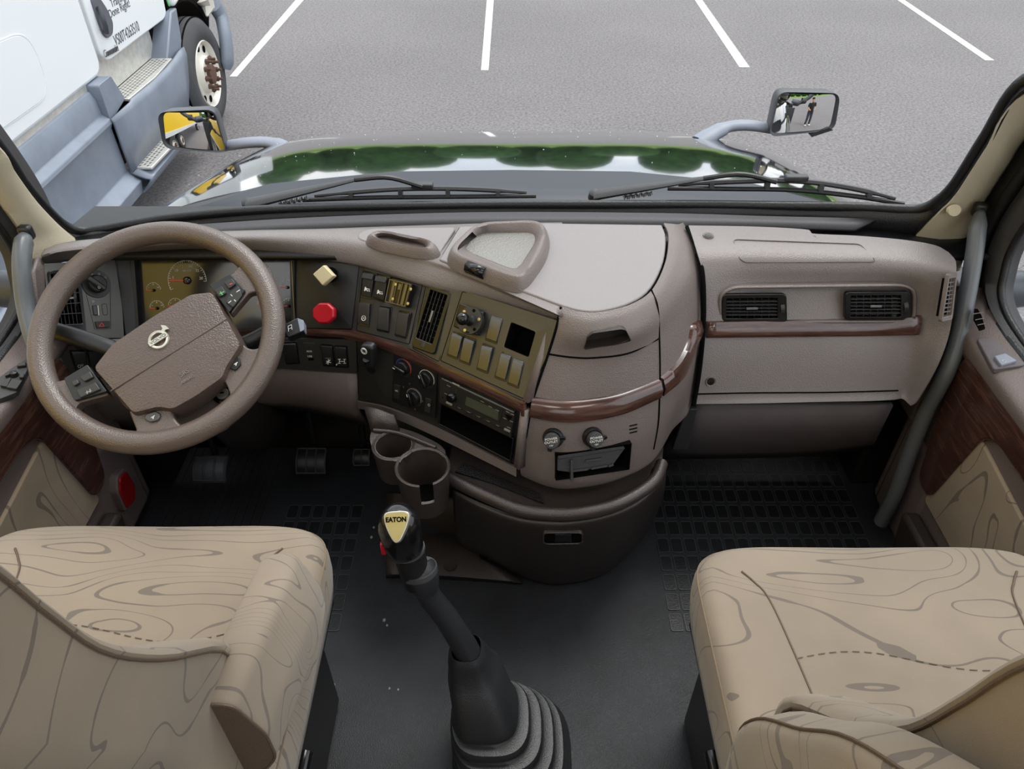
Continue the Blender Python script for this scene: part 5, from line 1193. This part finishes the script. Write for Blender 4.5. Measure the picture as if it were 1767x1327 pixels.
# door mirror arms outside
for s_, lab in ((1, 'grey door mirror arm outside the passenger door window'), (-1, 'grey door mirror arm outside the driver door window')):
    b0 = V((s_*1.06, 1.42, .58)); t = thing('door_mirror', b0, lab, 'mirror', 'door mirrors')
    g = G(); g.tube(cat([b0, V((s_*1.15, 1.44, .565)), V((s_*1.20, 1.45, .585)), V((s_*1.32, 1.46, .66)), V((s_*1.38, 1.46, .80))], 16), [.042]*5+[.027]*11, 14); g.build('arm', M['mgrey'], t, angle=70)
    g = G(); g.ell(V((s_*1.40, 1.46, 1.04)), X_*.12, Y_*.06, Z_*.26, 24, 16, .5); g.build('housing', M['mgrey'], t, angle=80)
    g = G(); g.abox(s_*1.31, s_*1.49, 1.393, 1.402, .82, 1.26); g.build('mirror_glass', M['mirror'], t, bevel=.002)
    g = G(); g.lathe(V((s_*1.22, 1.452, .592)), X_*s_, [(-.03, .036), (-.03, .040), (.02, .040), (.03, .034), (.03, 0)], 20); g.build('pivot_ring', M['dgrey'], t)

# ================= floor mat pattern =================
g = G(); gr_ = G()
def pocket(x, y):
    q = rnd([V((x-.0125, y-.020, 0)), V((x+.0125, y-.020, 0)), V((x+.0125, y+.020, 0)), V((x-.0125, y+.020, 0))], .004, 2)
    g.prism(q, Z_, .0, .0008); gr_.ring(orient([p for p in inner(q, -.0022)], Z_), orient(q, Z_), Z_, 0, .0022)
for i in range(13):
    for j in range(19):
        x, y = .373+j*.0330, .945+i*.0535
        if i < 4 and j > (1, 1, 2, 3)[i] + 12: continue
        if x > .90: continue
        pocket(x+.001*(i-5), y)
for i in range(7):
    for j in range(6): pocket(-.398-j*.0330, .945+i*.0535)
mt_ = thing('floor_mat', (.4, 1.2, 0), 'black ribbed rubber floor mat pattern of small rectangular pockets', 'floor mat')
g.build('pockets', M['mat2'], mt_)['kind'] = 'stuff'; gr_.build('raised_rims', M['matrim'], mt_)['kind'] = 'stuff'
g = G()
for k in range(16): x = -.98+k*.022; g.abox(x, x+.010, 1.0, 1.5, 0, .003)
o = g.build('heel_ribs', M['mat'], mt_); o['kind'] = 'stuff'
g = G()
for a, b in ((645, 910), (641, 927), (663, 1070), (576, 1182), (543, 1269), (687, 1190), (672, 1188), (668, 1079), (774, 1040)):
    p = at(a, b, Z=.002); r_ = random.uniform(.002, .0042); g.ell(p, X_*r_, Y_*r_*1.3, Z_*r_*.6, 7, 5)
o = g.build('grit', mat('grit', (150, 150, 145), .9)); tag(o, 'scattered grit crumbs on the black rubber floor', 'grit', kind='stuff')

# ================= pedals =================
def pedal(px, py, Y, w, h, label, mt, stem=True, ribs=3):
    c = at(px, py, Y=Y); t = thing('pedal', c, label, 'pedal', 'driver pedals')
    n = V((0, -.62, .78)).normalized(); u = n.cross(X_).normalized()*-1
    if u.z < 0: u = -u
    rows = []
    for i in range(9):
        s_ = -1+i/4; rows.append([c+X_*(w/2*q)+u*(h/2*s_)-n*(.012*s_*s_) for q in (-1, 1)])
    g = G(); g.grid(rows); g.build('pad', M[mt], t, solid=.012, off=0, bevel=.004, angle=60)
    g = G()
    for k in range(ribs+1):
        q = -1+2*k/ribs; q *= .92
        g.tube([c+X_*(w/2*q)+u*(h/2*(-.9+1.8*i/6))-n*(.012*(-.9+1.8*i/6)**2)+n*.0068 for i in range(7)], .0022, 6)
    g.tube([c+X_*(-w/2*.92)+u*h*.44+n*-.003, c+X_*(w/2*.92)+u*h*.44+n*-.003], .0022, 6); g.tube([c-X_*(w/2*.92)-u*h*.44+n*-.003, c+X_*(w/2*.92)-u*h*.44+n*-.003], .0022, 6)
    g.build('rib', M['dgrey'], t, angle=70)
    if stem:
        g = G(); g.tube([c-n*.01+u*.01, c+u*h*.6-n*.03, c+V((0, .06, .20)), c+V((0, .10, .32))], .009, 8); g.build('stem', M['blk'], t)
pedal(362, 809, 1.30, .084, .066, 'clutch pedal with three rubber ribs, coloured lighter as if lit, left of the column', 'pedal')
pedal(537, 795, 1.36, .080, .072, 'dark brake pedal in the middle of the footwell', 'blk')
pedal(624, 789, 1.36, .044, .046, 'small dark accelerator pedal beside the cup holder', 'blk', ribs=2)

# ================= steering wheel =================
WA, WB = .552, .091
wn_ = V((math.sin(WB)*math.sin(WA), -math.cos(WB)*math.sin(WA), math.cos(WA))); WC = V((-.635, 1.093, .697))
pw = Pl(WC, wn_); wx = wn_.cross(Z_).normalized(); wy = wn_.cross(wx)
sw = thing('steering_wheel', WC, 'large brown four spoke steering wheel with centre airbag pad and silver emblem', 'steering wheel')
g = G(); g.tube([WC+(wx*math.cos(2*math.pi*k/96)+wy*math.sin(2*math.pi*k/96))*.2035 for k in range(96)], .0205, 18, closed=True, up=wn_); g.build('rim', M['rim'], sw, angle=80)
# spokes
def spoke(pts, r, name='spoke', h0=-.012, h1=.008, mt='rim', parent=sw, bev=.006):
    g = G(); g.prism(rnd(pw.pts(pts), r, 5), pw.n, h0, h1); return g.build(name, M[mt], parent, bevel=bev, seg=4)
s1_ = spoke([(72, 628), (93, 664), (124, 656), (160, 640), (192, 684), (140, 698), (132, 712), (130, 752), (96, 726)], .006)
s2_ = spoke([(364, 498), (404, 476), (420, 455), (440, 450), (474, 510), (462, 520), (448, 505), (432, 508), (400, 546)], .006)
s3_ = spoke([(376, 650), (418, 592), (428, 604), (446, 606), (470, 580), (478, 620), (452, 672), (424, 700), (402, 690), (392, 662)], .010)
s4_ = spoke([(224, 708), (296, 698), (302, 722), (316, 738), (330, 742), (300, 775), (220, 772), (226, 756), (240, 748)], .010)
g = G(); g.prism(rnd(pw.pts([(180, 620), (250, 560), (350, 520), (410, 590), (370, 660), (300, 710), (230, 715), (200, 690)]), .03, 5), pw.n, -.06, .0); g.build('hub', M['rim'], sw, bevel=.01, seg=3)
bag = [(190, 594), (262, 545), (330, 505), (367, 501), (392, 546), (418, 594), (392, 634), (386, 652), (340, 684), (298, 708), (272, 704), (228, 715), (192, 674), (158, 635)]
plb = pw.lift(.022); Bp = rnd(plb.pts(bag), .008, 4); Bp = orient(Bp, pw.n); cB = sum(Bp, V((0, 0, 0)))/len(Bp)
g = G(); rr = [[cB+(p-cB)*1.02-pw.n*.035 for p in Bp], [cB+(p-cB)*1.0-pw.n*.012 for p in Bp], [cB+(p-cB)*.97 for p in Bp]]+[[cB+(p-cB)*s_+pw.n*(.006*(1-s_*s_)) for p in Bp] for s_ in (.93, .8, .6, .4, .2, .001)]
g.grid(rr, cu=True); ab = g.build('airbag_cover', M['bag'], sw, angle=50)
pt_ = plb.lift(.0028)
g = G(); g.tube([plb.hit(191+200*i/20, 675-125*i/20, .0012+.0052*(1-(i/10-1)**2)) for i in range(21)], .0012, 6); g.build('seam', M['rim'], ab)
pe = plb.lift(.0072)
text('SRS', pe, 318, 643, .008, M['pad'], ab, dx=10, dy=-6, h=-.001); text('AIRBAG', pe, 323, 654, .005, M['pad'], ab, dx=10, dy=-6, h=-.0016)
ec = pe.hit(273.5, 586); ex = (pe.hit(283, 580)-ec).normalized(); ey = pe.n.cross(ex)
g = G(); g.lathe(ec, pe.n, [(-.004, .0125), (.0008, .0128), (.0014, .0145), (.0014, .017), (-.001, .0182), (-.004, .0182)], 40)
g.box(ec+pe.n*.0008, ex, ey, pe.n, .035, .0085, .0035)
a45 = (ex*math.cos(math.radians(32))+ey*math.sin(math.radians(32))); b45 = pe.n.cross(a45)
g.box(ec+a45*.021, a45, b45, pe.n, .010, .006, .003); tip = ec+a45*.0275
g.prism([tip, tip-a45*.001-b45*.0085+a45*-.002, tip-a45*.009+b45*0, tip-a45*.002+b45*.0085], pe.n, -.001, .0018)
em = g.build('emblem', M['silver'], ab); text3('VOLVO', ec+pe.n*.0028, ex, ey, pe.n, .0052, M['dgrey'], em, sx=1.25)
# switch pods
def pod(base, keys, parent):
    b_ = spoke(base, .003, 'switch_pod', 0, .016, 'blk', parent, .002)
    for q in keys:
        g = G(); g.prism(rnd(pw.lift(.016).pts(q), .003), pw.n, -.001, .004); k = g.build('key', M['sw'], b_, bevel=.0012)
    return b_
pod([(118, 658), (158, 634), (192, 680), (136, 696)], [[(124, 660), (134, 655), (139, 662), (129, 668)], [(139, 652), (156, 641), (163, 652), (147, 660)], [(133, 674), (166, 660), (175, 673), (140, 688)]], s1_)
bars_icon(pw.lift(.0204), [(148, 678, 158, 674), (150, 674, 151, 680), (155, 671, 156, 677)], s1_, .0014, 'dim')
pod([(366, 498), (402, 479), (427, 507), (400, 545)], [[(371, 502), (384, 495), (392, 507), (379, 514)], [(387, 488), (401, 481), (408, 491), (396, 500)], [(399, 505), (412, 494), (419, 511), (403, 532), (390, 522)]], s2_)
bars_icon(pw.lift(.0204), [(379, 507, 387, 503), (380, 503, 384, 509)], s2_, .0014, 'green'); bars_icon(pw.lift(.0204), [(396, 491, 401, 489)], s2_, .0016, 'redp')
bars_icon(pw.lift(.0204), [(408, 504, 414, 500), (398, 508, 401, 511), (404, 517, 407, 520), (394, 523, 399, 519)], s2_, .0012, 'white')
for q, pr_, ic in (([(399, 616), (414, 616), (417, 630), (407, 641), (396, 636)], s3_, (407, 628)), ([(252, 716), (270, 710), (279, 716), (274, 727), (260, 730), (250, 724)], s4_, (264, 720))):
    g = G(); g.prism(rnd(pw.lift(.008).pts(q), .004), pw.n, -.001, .004); k = g.build('horn_button', M['blk'] if pr_ is s3_ else M['blank'], pr_, bevel=.0015)
    bars_icon(pw.lift(.0124), [(ic[0]-3, ic[1]+1, ic[0]+3, ic[1]-3), (ic[0], ic[1]+3, ic[0]+1, ic[1]-2)], pr_, .0016, 'white')
# column, shroud, ignition, stalks
cl_ = thing('steering_column', WC-wn_*.3, 'brown steering column shroud running down to the footwell', 'steering column')
g = G(); g.tube([WC-wn_*q for q in (.07, .09, .2, .35, .5, .60, .635, .64)], [.05, .062, .066, .072, .082, .085, .07, .01], 28, up=X_); g.build('shroud', M['dbin'], cl_, angle=70)
g = G(); pc_ = pw.lift(-.075); g.prism(rnd(pc_.pts([(290, 700), (340, 655), (395, 655), (408, 690), (380, 735), (310, 750)]), .02), pw.n, -.05, 0); g.build('upper_cover', M['brown'], cl_, bevel=.01, seg=3)
g = G(); c_ = pc_.hit(386, 681); g.lathe(c_, pw.n, [(0, .019), (.006, .019), (.008, .015), (.006, .012), (.006, 0)], 32); ig = g.build('ignition_ring', M['gblk'], cl_, angle=40)
g = G(); g.lathe(c_+pw.n*.006, pw.n, [(0, .0115), (.005, .011), (.006, .009), (.006, 0)], 28); g.build('ignition_lock', M['silver'], ig)
g = G(); g.bar(c_+pw.n*.0125-wx*.004, c_+pw.n*.0125+wx*.004, pw.n, .003, .001); g.build('key_slot', M['hole'], ig)
def stalk(name, P, r, flat, label, head=None, marks=()):
    t = thing(name, P[0], label, 'stalk', 'steering column stalks')
    g = G(); g.tube(cat(P, 10), r, 12, flat=flat, up=wn_); st = g.build('lever', M['blk'], t, angle=60)
    if head:
        pl, q, q2 = head
        g = G(); g.prism(rnd(pl.pts(q), .003), pl.n, -.026, 0); hd_ = g.build('head', M['blk'], t, bevel=.003)
        g = G(); g.prism(rnd(pl.pts(q2), .002), pl.n, -.022, .001); g.build('end_button', M['arm'], t, bevel=.003)
        bars_icon(pl.lift(.0012), [(497, 563, 503, 560), (498, 568, 504, 565), (497, 563, 498, 572), (503, 560, 504, 569)], hd_, .0008)
    for (a, b, c, d, pl, m_) in marks: bars_icon(pl, [(a, b, c, d)], st, .003, m_)
    return t
h1 = pw.lift(-.045)
stalk('indicator_stalk', [h1.hit(232, 616), h1.hit(190, 601), h1.hit(140, 584), h1.hit(96, 571)], [.013]*3+[.0165]*7, .75, 'black flat stalk on the door side of the steering wheel', marks=[(128, 577, 133, 580, h1.lift(.0115), 'dgrey'), (111, 573, 116, 576, h1.lift(.0115), 'dgrey')])
stalk('wiper_stalk', [h1.hit(400, 600), h1.hit(430, 590), h1.hit(465, 572), h1.hit(495, 560)], .0145, 1, 'black stalk with square grey tipped head right of the wheel rim', head=(h1.lift(.012), [(484, 563), (512, 548), (522, 553), (524, 571), (496, 582)], [(513, 549), (524, 553), (525, 569), (518, 573)]))
h2 = pw.lift(-.075)
stalk('cruise_stalk', [h2.hit(410, 618), h2.hit(430, 606), h2.hit(455, 592), h2.hit(472, 584)], .012, 1, 'shorter black stalk just below the one with a grey tip')

# ================= gear lever =================
gl = thing('gear_lever', (0, .66, 0), 'black gear lever with badge topped knob and pleated rubber boot on the floor', 'gear lever')
Pt = at(805, 1118, Z=.30)
lev = [(.285, (-.078, .706), .032), (.27, (-.076, .705), .042), (.245, (-.066, .700), .052), (.24, (-.062, .70), .058), (.215, (-.052, .694), .066), (.165, (-.040, .686), .080)]
rows = []
def sec(z, c, r, k=40, p=.72):
    out = []
    for i in range(k):
        a = 2*math.pi*i/k+.2; x = math.copysign(abs(math.cos(a))**p, math.cos(a)); y = math.copysign(abs(math.sin(a))**p, math.sin(a)); out.append(V((c[0]+x*r, c[1]+y*r*1.05, z)))
    return out
rows.append(sec(.30, (-.080, .707), .0255)); rows.append(sec(.292, (-.079, .707), .030)); rows.append(sec(.285, (-.078, .706), .032))
N_ = 7
LV = [(.135, -.050, .680, .062), (.108, -.040, .674, .075), (.082, -.028, .670, .087), (.055, -.016, .666, .098), (.028, -.006, .662, .108)]
rows += [sec(.278, (-.078, .706), .034), sec(.272, (-.077, .706), .036), sec(.235, (-.068, .70), .043), sec(.231, (-.067, .70), .048)]
for i, (z, cx, cy, r) in enumerate(LV):
    rows += [sec(z+.012, (cx, cy), r-.004), sec(z+.004, (cx, cy), r), sec(z-.004, (cx, cy), r), sec(z-.010, (cx+.003, cy-.001), r-.004), sec(z-.014, (cx+.006, cy-.002), r-.002)]
for i in range(0):
    t0 = i/N_; z0 = .275*(1-t0)**1.0; r0 = .040+.068*t0**.8; cx = -.073*(1-t0); cy = .704-.044*t0; t1 = (i+1)/N_; z1 = .275*(1-t1); r1_ = .040+.068*t1**.8; cx1 = -.073*(1-t1); cy1 = .704-.044*t1
    rows.append(sec(z0, (cx, cy), r0)); rows.append(sec(z0-.006, (cx, cy), r0+.003)); rows.append(sec(z1+.008, (cx1*.6+cx*.4, cy1*.6+cy*.4), r0+.002)); rows.append(sec(z1+.003, (cx1, cy1), r1_-.006))
rows.append(sec(.004, (0, .66), .112)); rows.append(sec(.0, (0, .66), .116)); rows.append(sec(0, (0, .66), .01))
g = G(); g.grid(rows, cu=True); g.build('boot', M['boot'], gl, angle=45)
path = [at(812, 1135, Z=.28), at(800, 1112, Z=.31), at(770, 1065, Z=.375), at(742, 1030, Z=.425), at(733, 1012, Z=.45)]
g = G(); g.tube(path, [.023, .0225, .0205, .0195, .021], 20); g.build('shaft', M['boot'], gl, angle=70)
g = G(); g.tube([at(738, 1020, Z=.44), at(733, 1010, Z=.452), at(728, 995, Z=.47), at(723, 983, Z=.485), at(721, 980, Z=.487)], [.0195, .0245, .0285, .029, .025], 24); g.build('collar', M['boot'], gl, angle=60)
ca, cb = at(724, 988, Z=.480), at(722, 980, Z=.489)
g = G(); g.tube([ca, cb], [.0302, .0300], 28); g.build('collar_ring', M['dgrey'], gl, angle=60)
g = G(); g.tube([at(703, 950, Z=.533), at(702, 946, Z=.538)], [.0285, .0285], 28); g.build('grip_ring', M['dgrey'], gl, angle=60)
g = G(); g.tube([at(722, 1003, Z=.462), at(712, 975, Z=.50), at(703, 945, Z=.54)], [.0245, .0245, .025], 22); g.build('grip', M['blk'], gl, angle=60)
kp_ = [(700, 948, .535, .026), (697, 940, .55, .029), (692, 922, .58, .031), (688, 905, .605, .031), (686, 893, .622, .026), (685, 889, .632, .016), (685, 887, .636, .003)]
g = G(); g.tube([at(a, b, Z=z) for a, b, z, r in kp_], [r for *_, r in kp_], 28, flat=1.05); kb = g.build('knob', M['gblk'], gl, angle=80)
pk = Pl(at(683, 910, Z=.628), V((-.12, -.62, .78)).normalized())
bq = rnd(pk.pts([(661, 889), (668, 883), (700, 881), (708, 887), (703, 908), (690, 936), (680, 938), (666, 912)]), .010, 5)
g = G(); g.prism(orient(bq, pk.n), pk.n, -.010, .0012); kb2 = g.build('badge_frame', M['silver'], kb, bevel=.001)
g = G(); g.prism(inner(bq, .0025), pk.n, -.001, .0022); g.build('badge', mat('badge_gold', (196, 182, 120), .25, metal=.5), kb)
text('EATON', pk, 684, 897, .0070, M['hole'], kb, dx=10, dy=-.4, h=.0026, sx=.95, bold=.06)
g = G(); g.box(at(662, 944, Z=.555), X_, Y_, Z_, .008, .012, .026); g.build('range_switch', M['red'], gl, bevel=.002)
g = G(); g.lathe(at(701, 995, Z=.492), V((-.1, -.7, .6)), [(-.004, .003), (.001, .003), (.001, 0)], 10); g.build('screw', M['brass'], gl)
# ================= seats =================
def make_seat(cx, cyf, s_, label, arm_down):
    """s_ = -1 driver, +1 passenger; the inboard side faces the aisle"""
    inb = -s_
    t = thing('cab_seat', V((cx, .5, 0)), label, 'seat', None)
    # cushion
    hw, hd_ = .292, .27; cy = cyf-hd_
    def ringp(s, z, k=96, e=.235, grow=0.0):
        out = []
        for i in range(k):
            a = 2*math.pi*i/k; c, q = math.cos(a), math.sin(a)
            x = math.copysign(abs(c)**e, c)*(hw+grow)*s; y = math.copysign(abs(q)**e, q)*(hd_+grow)*s
            zz = z
            if s > 0: 
                zz += -.018*(1-min(1, (abs(x)/hw)**2*1.4))*(s > 0)*(1 if z > .45 else 0)
                if y > 0 and z > .45: zz += -.020*(max(0, y/hd_)**4)+.012*abs(x/hw)*0-(.012*max(0, y/hd_)**6*(abs(x)/hw)**4)
            out.append(V((cx+x, cy+y-(.022*(abs(x)/hw)**3 if y > 0 else 0)*max(0, y/hd_), zz)))
        return out
    Zc = .512
    rr = [ringp(s, Zc) for s in (.001, .15, .3, .45, .6, .7, .8, .88, .93)]+[ringp(.965, Zc-.006), ringp(.988, Zc-.018), ringp(1.0, Zc-.036), ringp(1.0, .43), ringp(.985, .39), ringp(.90, .375)]
    g = G(); g.grid(rr, cu=True); cu = g.build('cushion', M['fab'], t, angle=80)
    ztop = lambda x, y: Zc-.018*(1-min(1, (abs(x-cx)/hw)**2*1.4))-(.020*max(0, (y-cy)/hd_)**4 if y > cy else 0)+.0012
    for q in (-1, 1):
        L2 = [V((cx+q*.218, cyf-.080, 0)), V((cx+q*.203, cyf-.100, 0)), V((cx+q*.188, cyf-.13, 0)), V((cx+q*.175, cyf-.22, 0)), V((cx+q*.165, cyf-.32, 0)), V((cx+q*.155, cyf-.48, 0))]
        g = G(); g.tube([V((p.x, p.y, ztop(p.x, p.y)-.0012)) for p in cat(L2, 40)], .0018, 6); g.build('seam', M['browncap'], cu)
    g = G(); g.tube([V((p.x, p.y, p.z+.001)) for p in ringp(.99, Zc-.019, grow=.0)][0:96], .0016, 6, closed=True); g.build('piping', M['plainfab'], cu)
    L3 = [V((cx-.175+.35*i/20, cyf-.23+.015*math.sin(i*.3), 0)) for i in range(21)]
    g = G()
    for i in range(0, 20): 
        a = L3[i]; b = L3[i].lerp(L3[i+1], .6); g.bar(V((a.x, a.y, ztop(a.x, a.y))), V((b.x, b.y, ztop(b.x, b.y))), Z_, .0012, .0006)
    g.build('stitching', M['browncap'], cu)
    g = G(); g.abox(cx-.24, cx+.24, cyf-.52, cyf-.07, 0, .30); g.abox(cx-.27, cx+.27, cyf-.53, cyf-.04, .30, .385); g.build('pedestal', M['blk'], t, bevel=.02)
    # backrest: side profile swept across the width
    F_ = cat([V((0, .455, .52)), V((0, .465, .62)), V((0, .46, .71)), V((0, .376, .84)), V((0, .325, .94)), V((0, .302, 1.03)), V((0, .286, 1.11)), V((0, .25, 1.22)), V((0, .225, 1.29)), V((0, .19, 1.325))], 36)
    B_ = cat([V((0, .33, .50)), V((0, .345, .62)), V((0, .34, .72)), V((0, .30, .82)), V((0, .262, .91)), V((0, .222, 1.02)), V((0, .19, 1.11)), V((0, .15, 1.22)), V((0, .13, 1.28)), V((0, .14, 1.325))], 36)
    x_in, x_out = cx+inb*.262, cx-inb*.262
    if not arm_down:
        F_ = [p+V((0, -.040, -.052)) for p in F_]; B_ = [p+V((0, -.040, -.052)) for p in B_]
    st = [(0, 0, 0), (.0, .4, .3), (.015, .8, .9), (.05, 1.0, 1), (.12, .8, 1), (.2, -.4, 1), (.32, -1.6, 1), (.5, -2.1, 1), (.68, -1.6, 1), (.8, -.4, 1), (.88, .8, 1), (.95, 1.0, 1), (.985, .8, .9), (1, .4, .3), (1, 0, 0)]
    rows = []
    n_ = len(F_)
    for i in range(n_):
        f, b = F_[i], B_[i]; d = (f-b); dn = d.normalized(); u = i/(n_-1)
        lum = .016*math.exp(-((u-.13)/.10)**2)+.012
        if i in (0, n_-1): lum *= .5
        r_ = []
        for a, fr, full in st: 
            x = x_in+(x_out-x_in)*a+(0 if 0 < a < 1 else 0); r_.append(V((x+inb*.004*fr*(1 if a < .1 else (-1 if a > .9 else 0)), 0, 0))+f+dn*lum*fr)
        for a in (1, .97, .75, .5, .25, .03, 0): 
            x = x_in+(x_out-x_in)*a; r_.append(V((x, 0, 0))+b-dn*(.03 if 0 < a < 1 else 0))
        rows.append(r_)
    g = G(); g.grid(rows, cu=True); o = len(g.v)-len(rows)*len(rows[0]); k = len(rows[0]); g.f.append(tuple(range(o, o+k))); g.f.append(tuple(range(o+(n_-1)*k, o+n_*k)))
    br = g.build('backrest', M['fab2'], t, angle=60)
    for xx, nm in ((x_in, 'piping'), (x_out, 'piping')):
        g = G(); g.tube([V((xx+inb*.0015*(1 if xx == x_in else -1), 0, 0))+p for p in F_[3:-1]], .0017, 6); g.build(nm, M['browncap'], br)
    g = G(); g.grid([[V((x_in+(x_out-x_in)*a, 0, 0))+p+(p-q).normalized()*.046 for p, q in zip(B_, F_)] for a in (-.01, .03, .5, .97, 1.01)]); g.build('back_shell', M['carpet'], t, solid=.012, off=0, angle=60)
    # armrest
    if arm_down:
        g = G(); S_ = [(-.045, .0), (-.012, .012), (.012, .008), (.036, -.060), (.036, -.12), (.015, -.155), (-.040, -.155)]
        base = V((cx+inb*.293, 0, 0)); rows = []
        for y, z, sc in ((.405, .690, .985), (.41, .692, 1), (.50, .685, 1), (.58, .672, .98), (.625, .660, .92), (.645, .648, .75), (.652, .635, .5)):
            kx = min(1, max(0, (y-.405)/.16)); P = [V((base.x+inb*((a+.045)*sc*(.93+.07*kx)-.045-.014*(1-kx)), y, z+b*sc-(1-sc)*.03)) for a, b in S_]; rows.append(rnd(P, .012, 4))
        g.grid(rows, cu=True); k = len(rows[0]); g.f.append(tuple(range(len(g.v)-k, len(g.v)))); ar = g.build('armrest', M['fab'], t, angle=60)
        g = G(); g.prism([p+V((0, .003, 0)) for p in rows[0]], V((0, -1, 0)), -.004, .006); g.build('armrest_cap', M['browncap'], t, bevel=.003)
        g = G(); g.tube([p+V((0, -.002, 0)) for p in rows[0]], .0018, 6, closed=True); g.build('piping', M['browncap'], ar)
    else:
        g = G(); pth = cat([V((0, .375, .56)), V((0, .365, .63)), V((0, .338, .705)), V((0, .285, .795)), V((0, .24, .88)), V((0, .185, .95)), V((0, .12, 1.02))], 24); rows = []
        nn = len(pth)
        for i, p in enumerate(pth):
            d = (pth[min(i+1, nn-1)]-pth[max(i-1, 0)]).normalized(); pr_ = V((0, d.z, -d.y))
            e = min(1, (i+.6)/5)**.5; h_ = .052*e
            P = [V((cx+inb*(.272+a), 0, 0))+p+pr_*b for a, b in ((0, h_), (.055, h_*.8), (.062, 0), (.055, -h_), (0, -h_))]
            rows.append(rnd(P, .014, 4))
        g.grid(rows, cu=True); k = len(rows[0]); o = len(g.v)-len(rows)*k; g.f.append(tuple(range(o, o+k))); g.f.append(tuple(range(len(g.v)-k, len(g.v)))); ar = g.build('armrest', M['fab2'], t, angle=60)
        g = G(); g.tube([r_[6]+V((inb*.001, 0, .001)) for r_ in rows], .0017, 6); g.build('piping', M['browncap'], ar)
    g = G(); g.tube([V((cx+inb*.26, .42, .34)), V((cx+inb*.285, .46, .36)), V((cx+inb*.285, .50, .36))], .012, 10); g.build('adjuster', M['gblk'], t)
    return t
make_seat(-.592, .845, -1, 'tan contour patterned driver seat with armrest lowered, behind the steering wheel', True)
make_seat(.582, .80, 1, 'tan contour patterned passenger seat with wrinkled cushion and armrest folded up', False)

# ================= person standing beside the truck, seen in the hood mirror =================
pp0 = V((3.30, -2.6, GZ))
pe_ = thing('person', pp0, 'person in black t-shirt and dark trousers standing on the lot, seen in the mirror', 'person')
def fig(chain, name, mt, parent):
    me = bpy.data.meshes.new(name); me.from_pydata([tuple(pp0+V(c[0])) for c in chain[0]], chain[1], []); o = bpy.data.objects.new(name, me); COL.objects.link(o)
    m = o.modifiers.new('skin', 'SKIN'); 
    if not me.skin_vertices: pass
    import bmesh
    bm = bmesh.new(); bm.from_mesh(me); bm.verts.layers.skin.verify(); bm.to_mesh(me); bm.free()
    for v_, c in zip(me.skin_vertices[0].data, chain[0]): v_.radius = (c[1], c[1]*(c[2] if len(c) > 2 else 1))
    me.skin_vertices[0].data[0].use_root = True
    s = o.modifiers.new('sub', 'SUBSURF'); s.levels = 1; s.render_levels = 1
    me.materials.append(mt); adopt(o, parent); return o
skin = mat('skin', (196, 150, 124), .6); shirt = mat('black_cloth', (28, 28, 32), .9); jeans = mat('dark_jeans', (52, 56, 68), .9)
body_ = [((0, 0, .95), .09, .8), ((0, 0, 1.2), .09, .7), ((0, 0, 1.40), .10, .6), ((0, .01, 1.50), .06), ((0, .03, 1.60), .085), ((0, .03, 1.70), .085), ((.19, 0, 1.42), .06), ((.24, .05, 1.15), .045), ((.16, .18, .98), .035), ((-.19, 0, 1.42), .06), ((-.24, .05, 1.15), .045), ((-.12, .20, 1.0), .035), ((.1, 0, .88), .05), ((.11, .03, .5), .035), ((.11, 0, .08), .03), ((.12, .12, .04), .04), ((-.1, 0, .88), .05), ((-.13, .05, .5), .035), ((-.13, .02, .08), .03), ((-.14, .13, .04), .04)]
edges = [(0, 1), (1, 2), (2, 3), (3, 4), (4, 5), (2, 6), (6, 7), (7, 8), (2, 9), (9, 10), (10, 11), (0, 12), (12, 13), (13, 14), (14, 15), (0, 16), (16, 17), (17, 18), (18, 19)]
fig((body_, edges), 'body', skin, pe_)
g = G(); g.lathe(pp0+V((0, 0, 0)), Z_, [(.93, .150), (1.05, .155), (1.25, .165), (1.38, .175), (1.45, .13), (1.49, .07)], 20)
for q in (-1, 1): g.tube([pp0+V((q*.14, 0, 1.43)), pp0+V((q*.21, .01, 1.36)), pp0+V((q*.235, .03, 1.22))], [.07, .07, .065], 12)
g.build('shirt', shirt, pe_)
g = G()
for q in (-1, 1): g.tube([pp0+V((q*.07, 0, 1.0)), pp0+V((q*.10, 0, .86)), pp0+V((q*.12, .04, .5)), pp0+V((q*.135, .015, .1))], [.10, .105, .078, .065], 12)
g.build('trousers', jeans, pe_)
for q in (-1, 1):
    g = G(); g.ell(pp0+V((q*.135, .07, .045)), X_*.055, Y_*.14, Z_*.05, 12, 8, .7); g.build('shoe', M['rimw'], pe_)
g = G(); g.ell(pp0+V((0, .015, 1.70)), X_*.094, Y_*.10, Z_*.08, 14, 8); g.build('hair', mat('hair', (50, 38, 30), .9), pe_)

# lettering becomes real mesh
bpy.context.view_layer.update(); dg = bpy.context.evaluated_depsgraph_get()
for o in [o for o in list(SC.objects) if o.type == 'FONT']:
    me = bpy.data.meshes.new_from_object(o.evaluated_get(dg)); nm = o.name
    n2 = bpy.data.objects.new('tmp', me); COL.objects.link(n2); n2.matrix_basis = o.matrix_basis.copy(); n2.parent = o.parent; n2.matrix_parent_inverse = o.matrix_parent_inverse.copy()
    if not me.materials: me.materials.append(o.data.materials[0])
    bpy.data.objects.remove(o); n2.name = nm.split('.')[0]
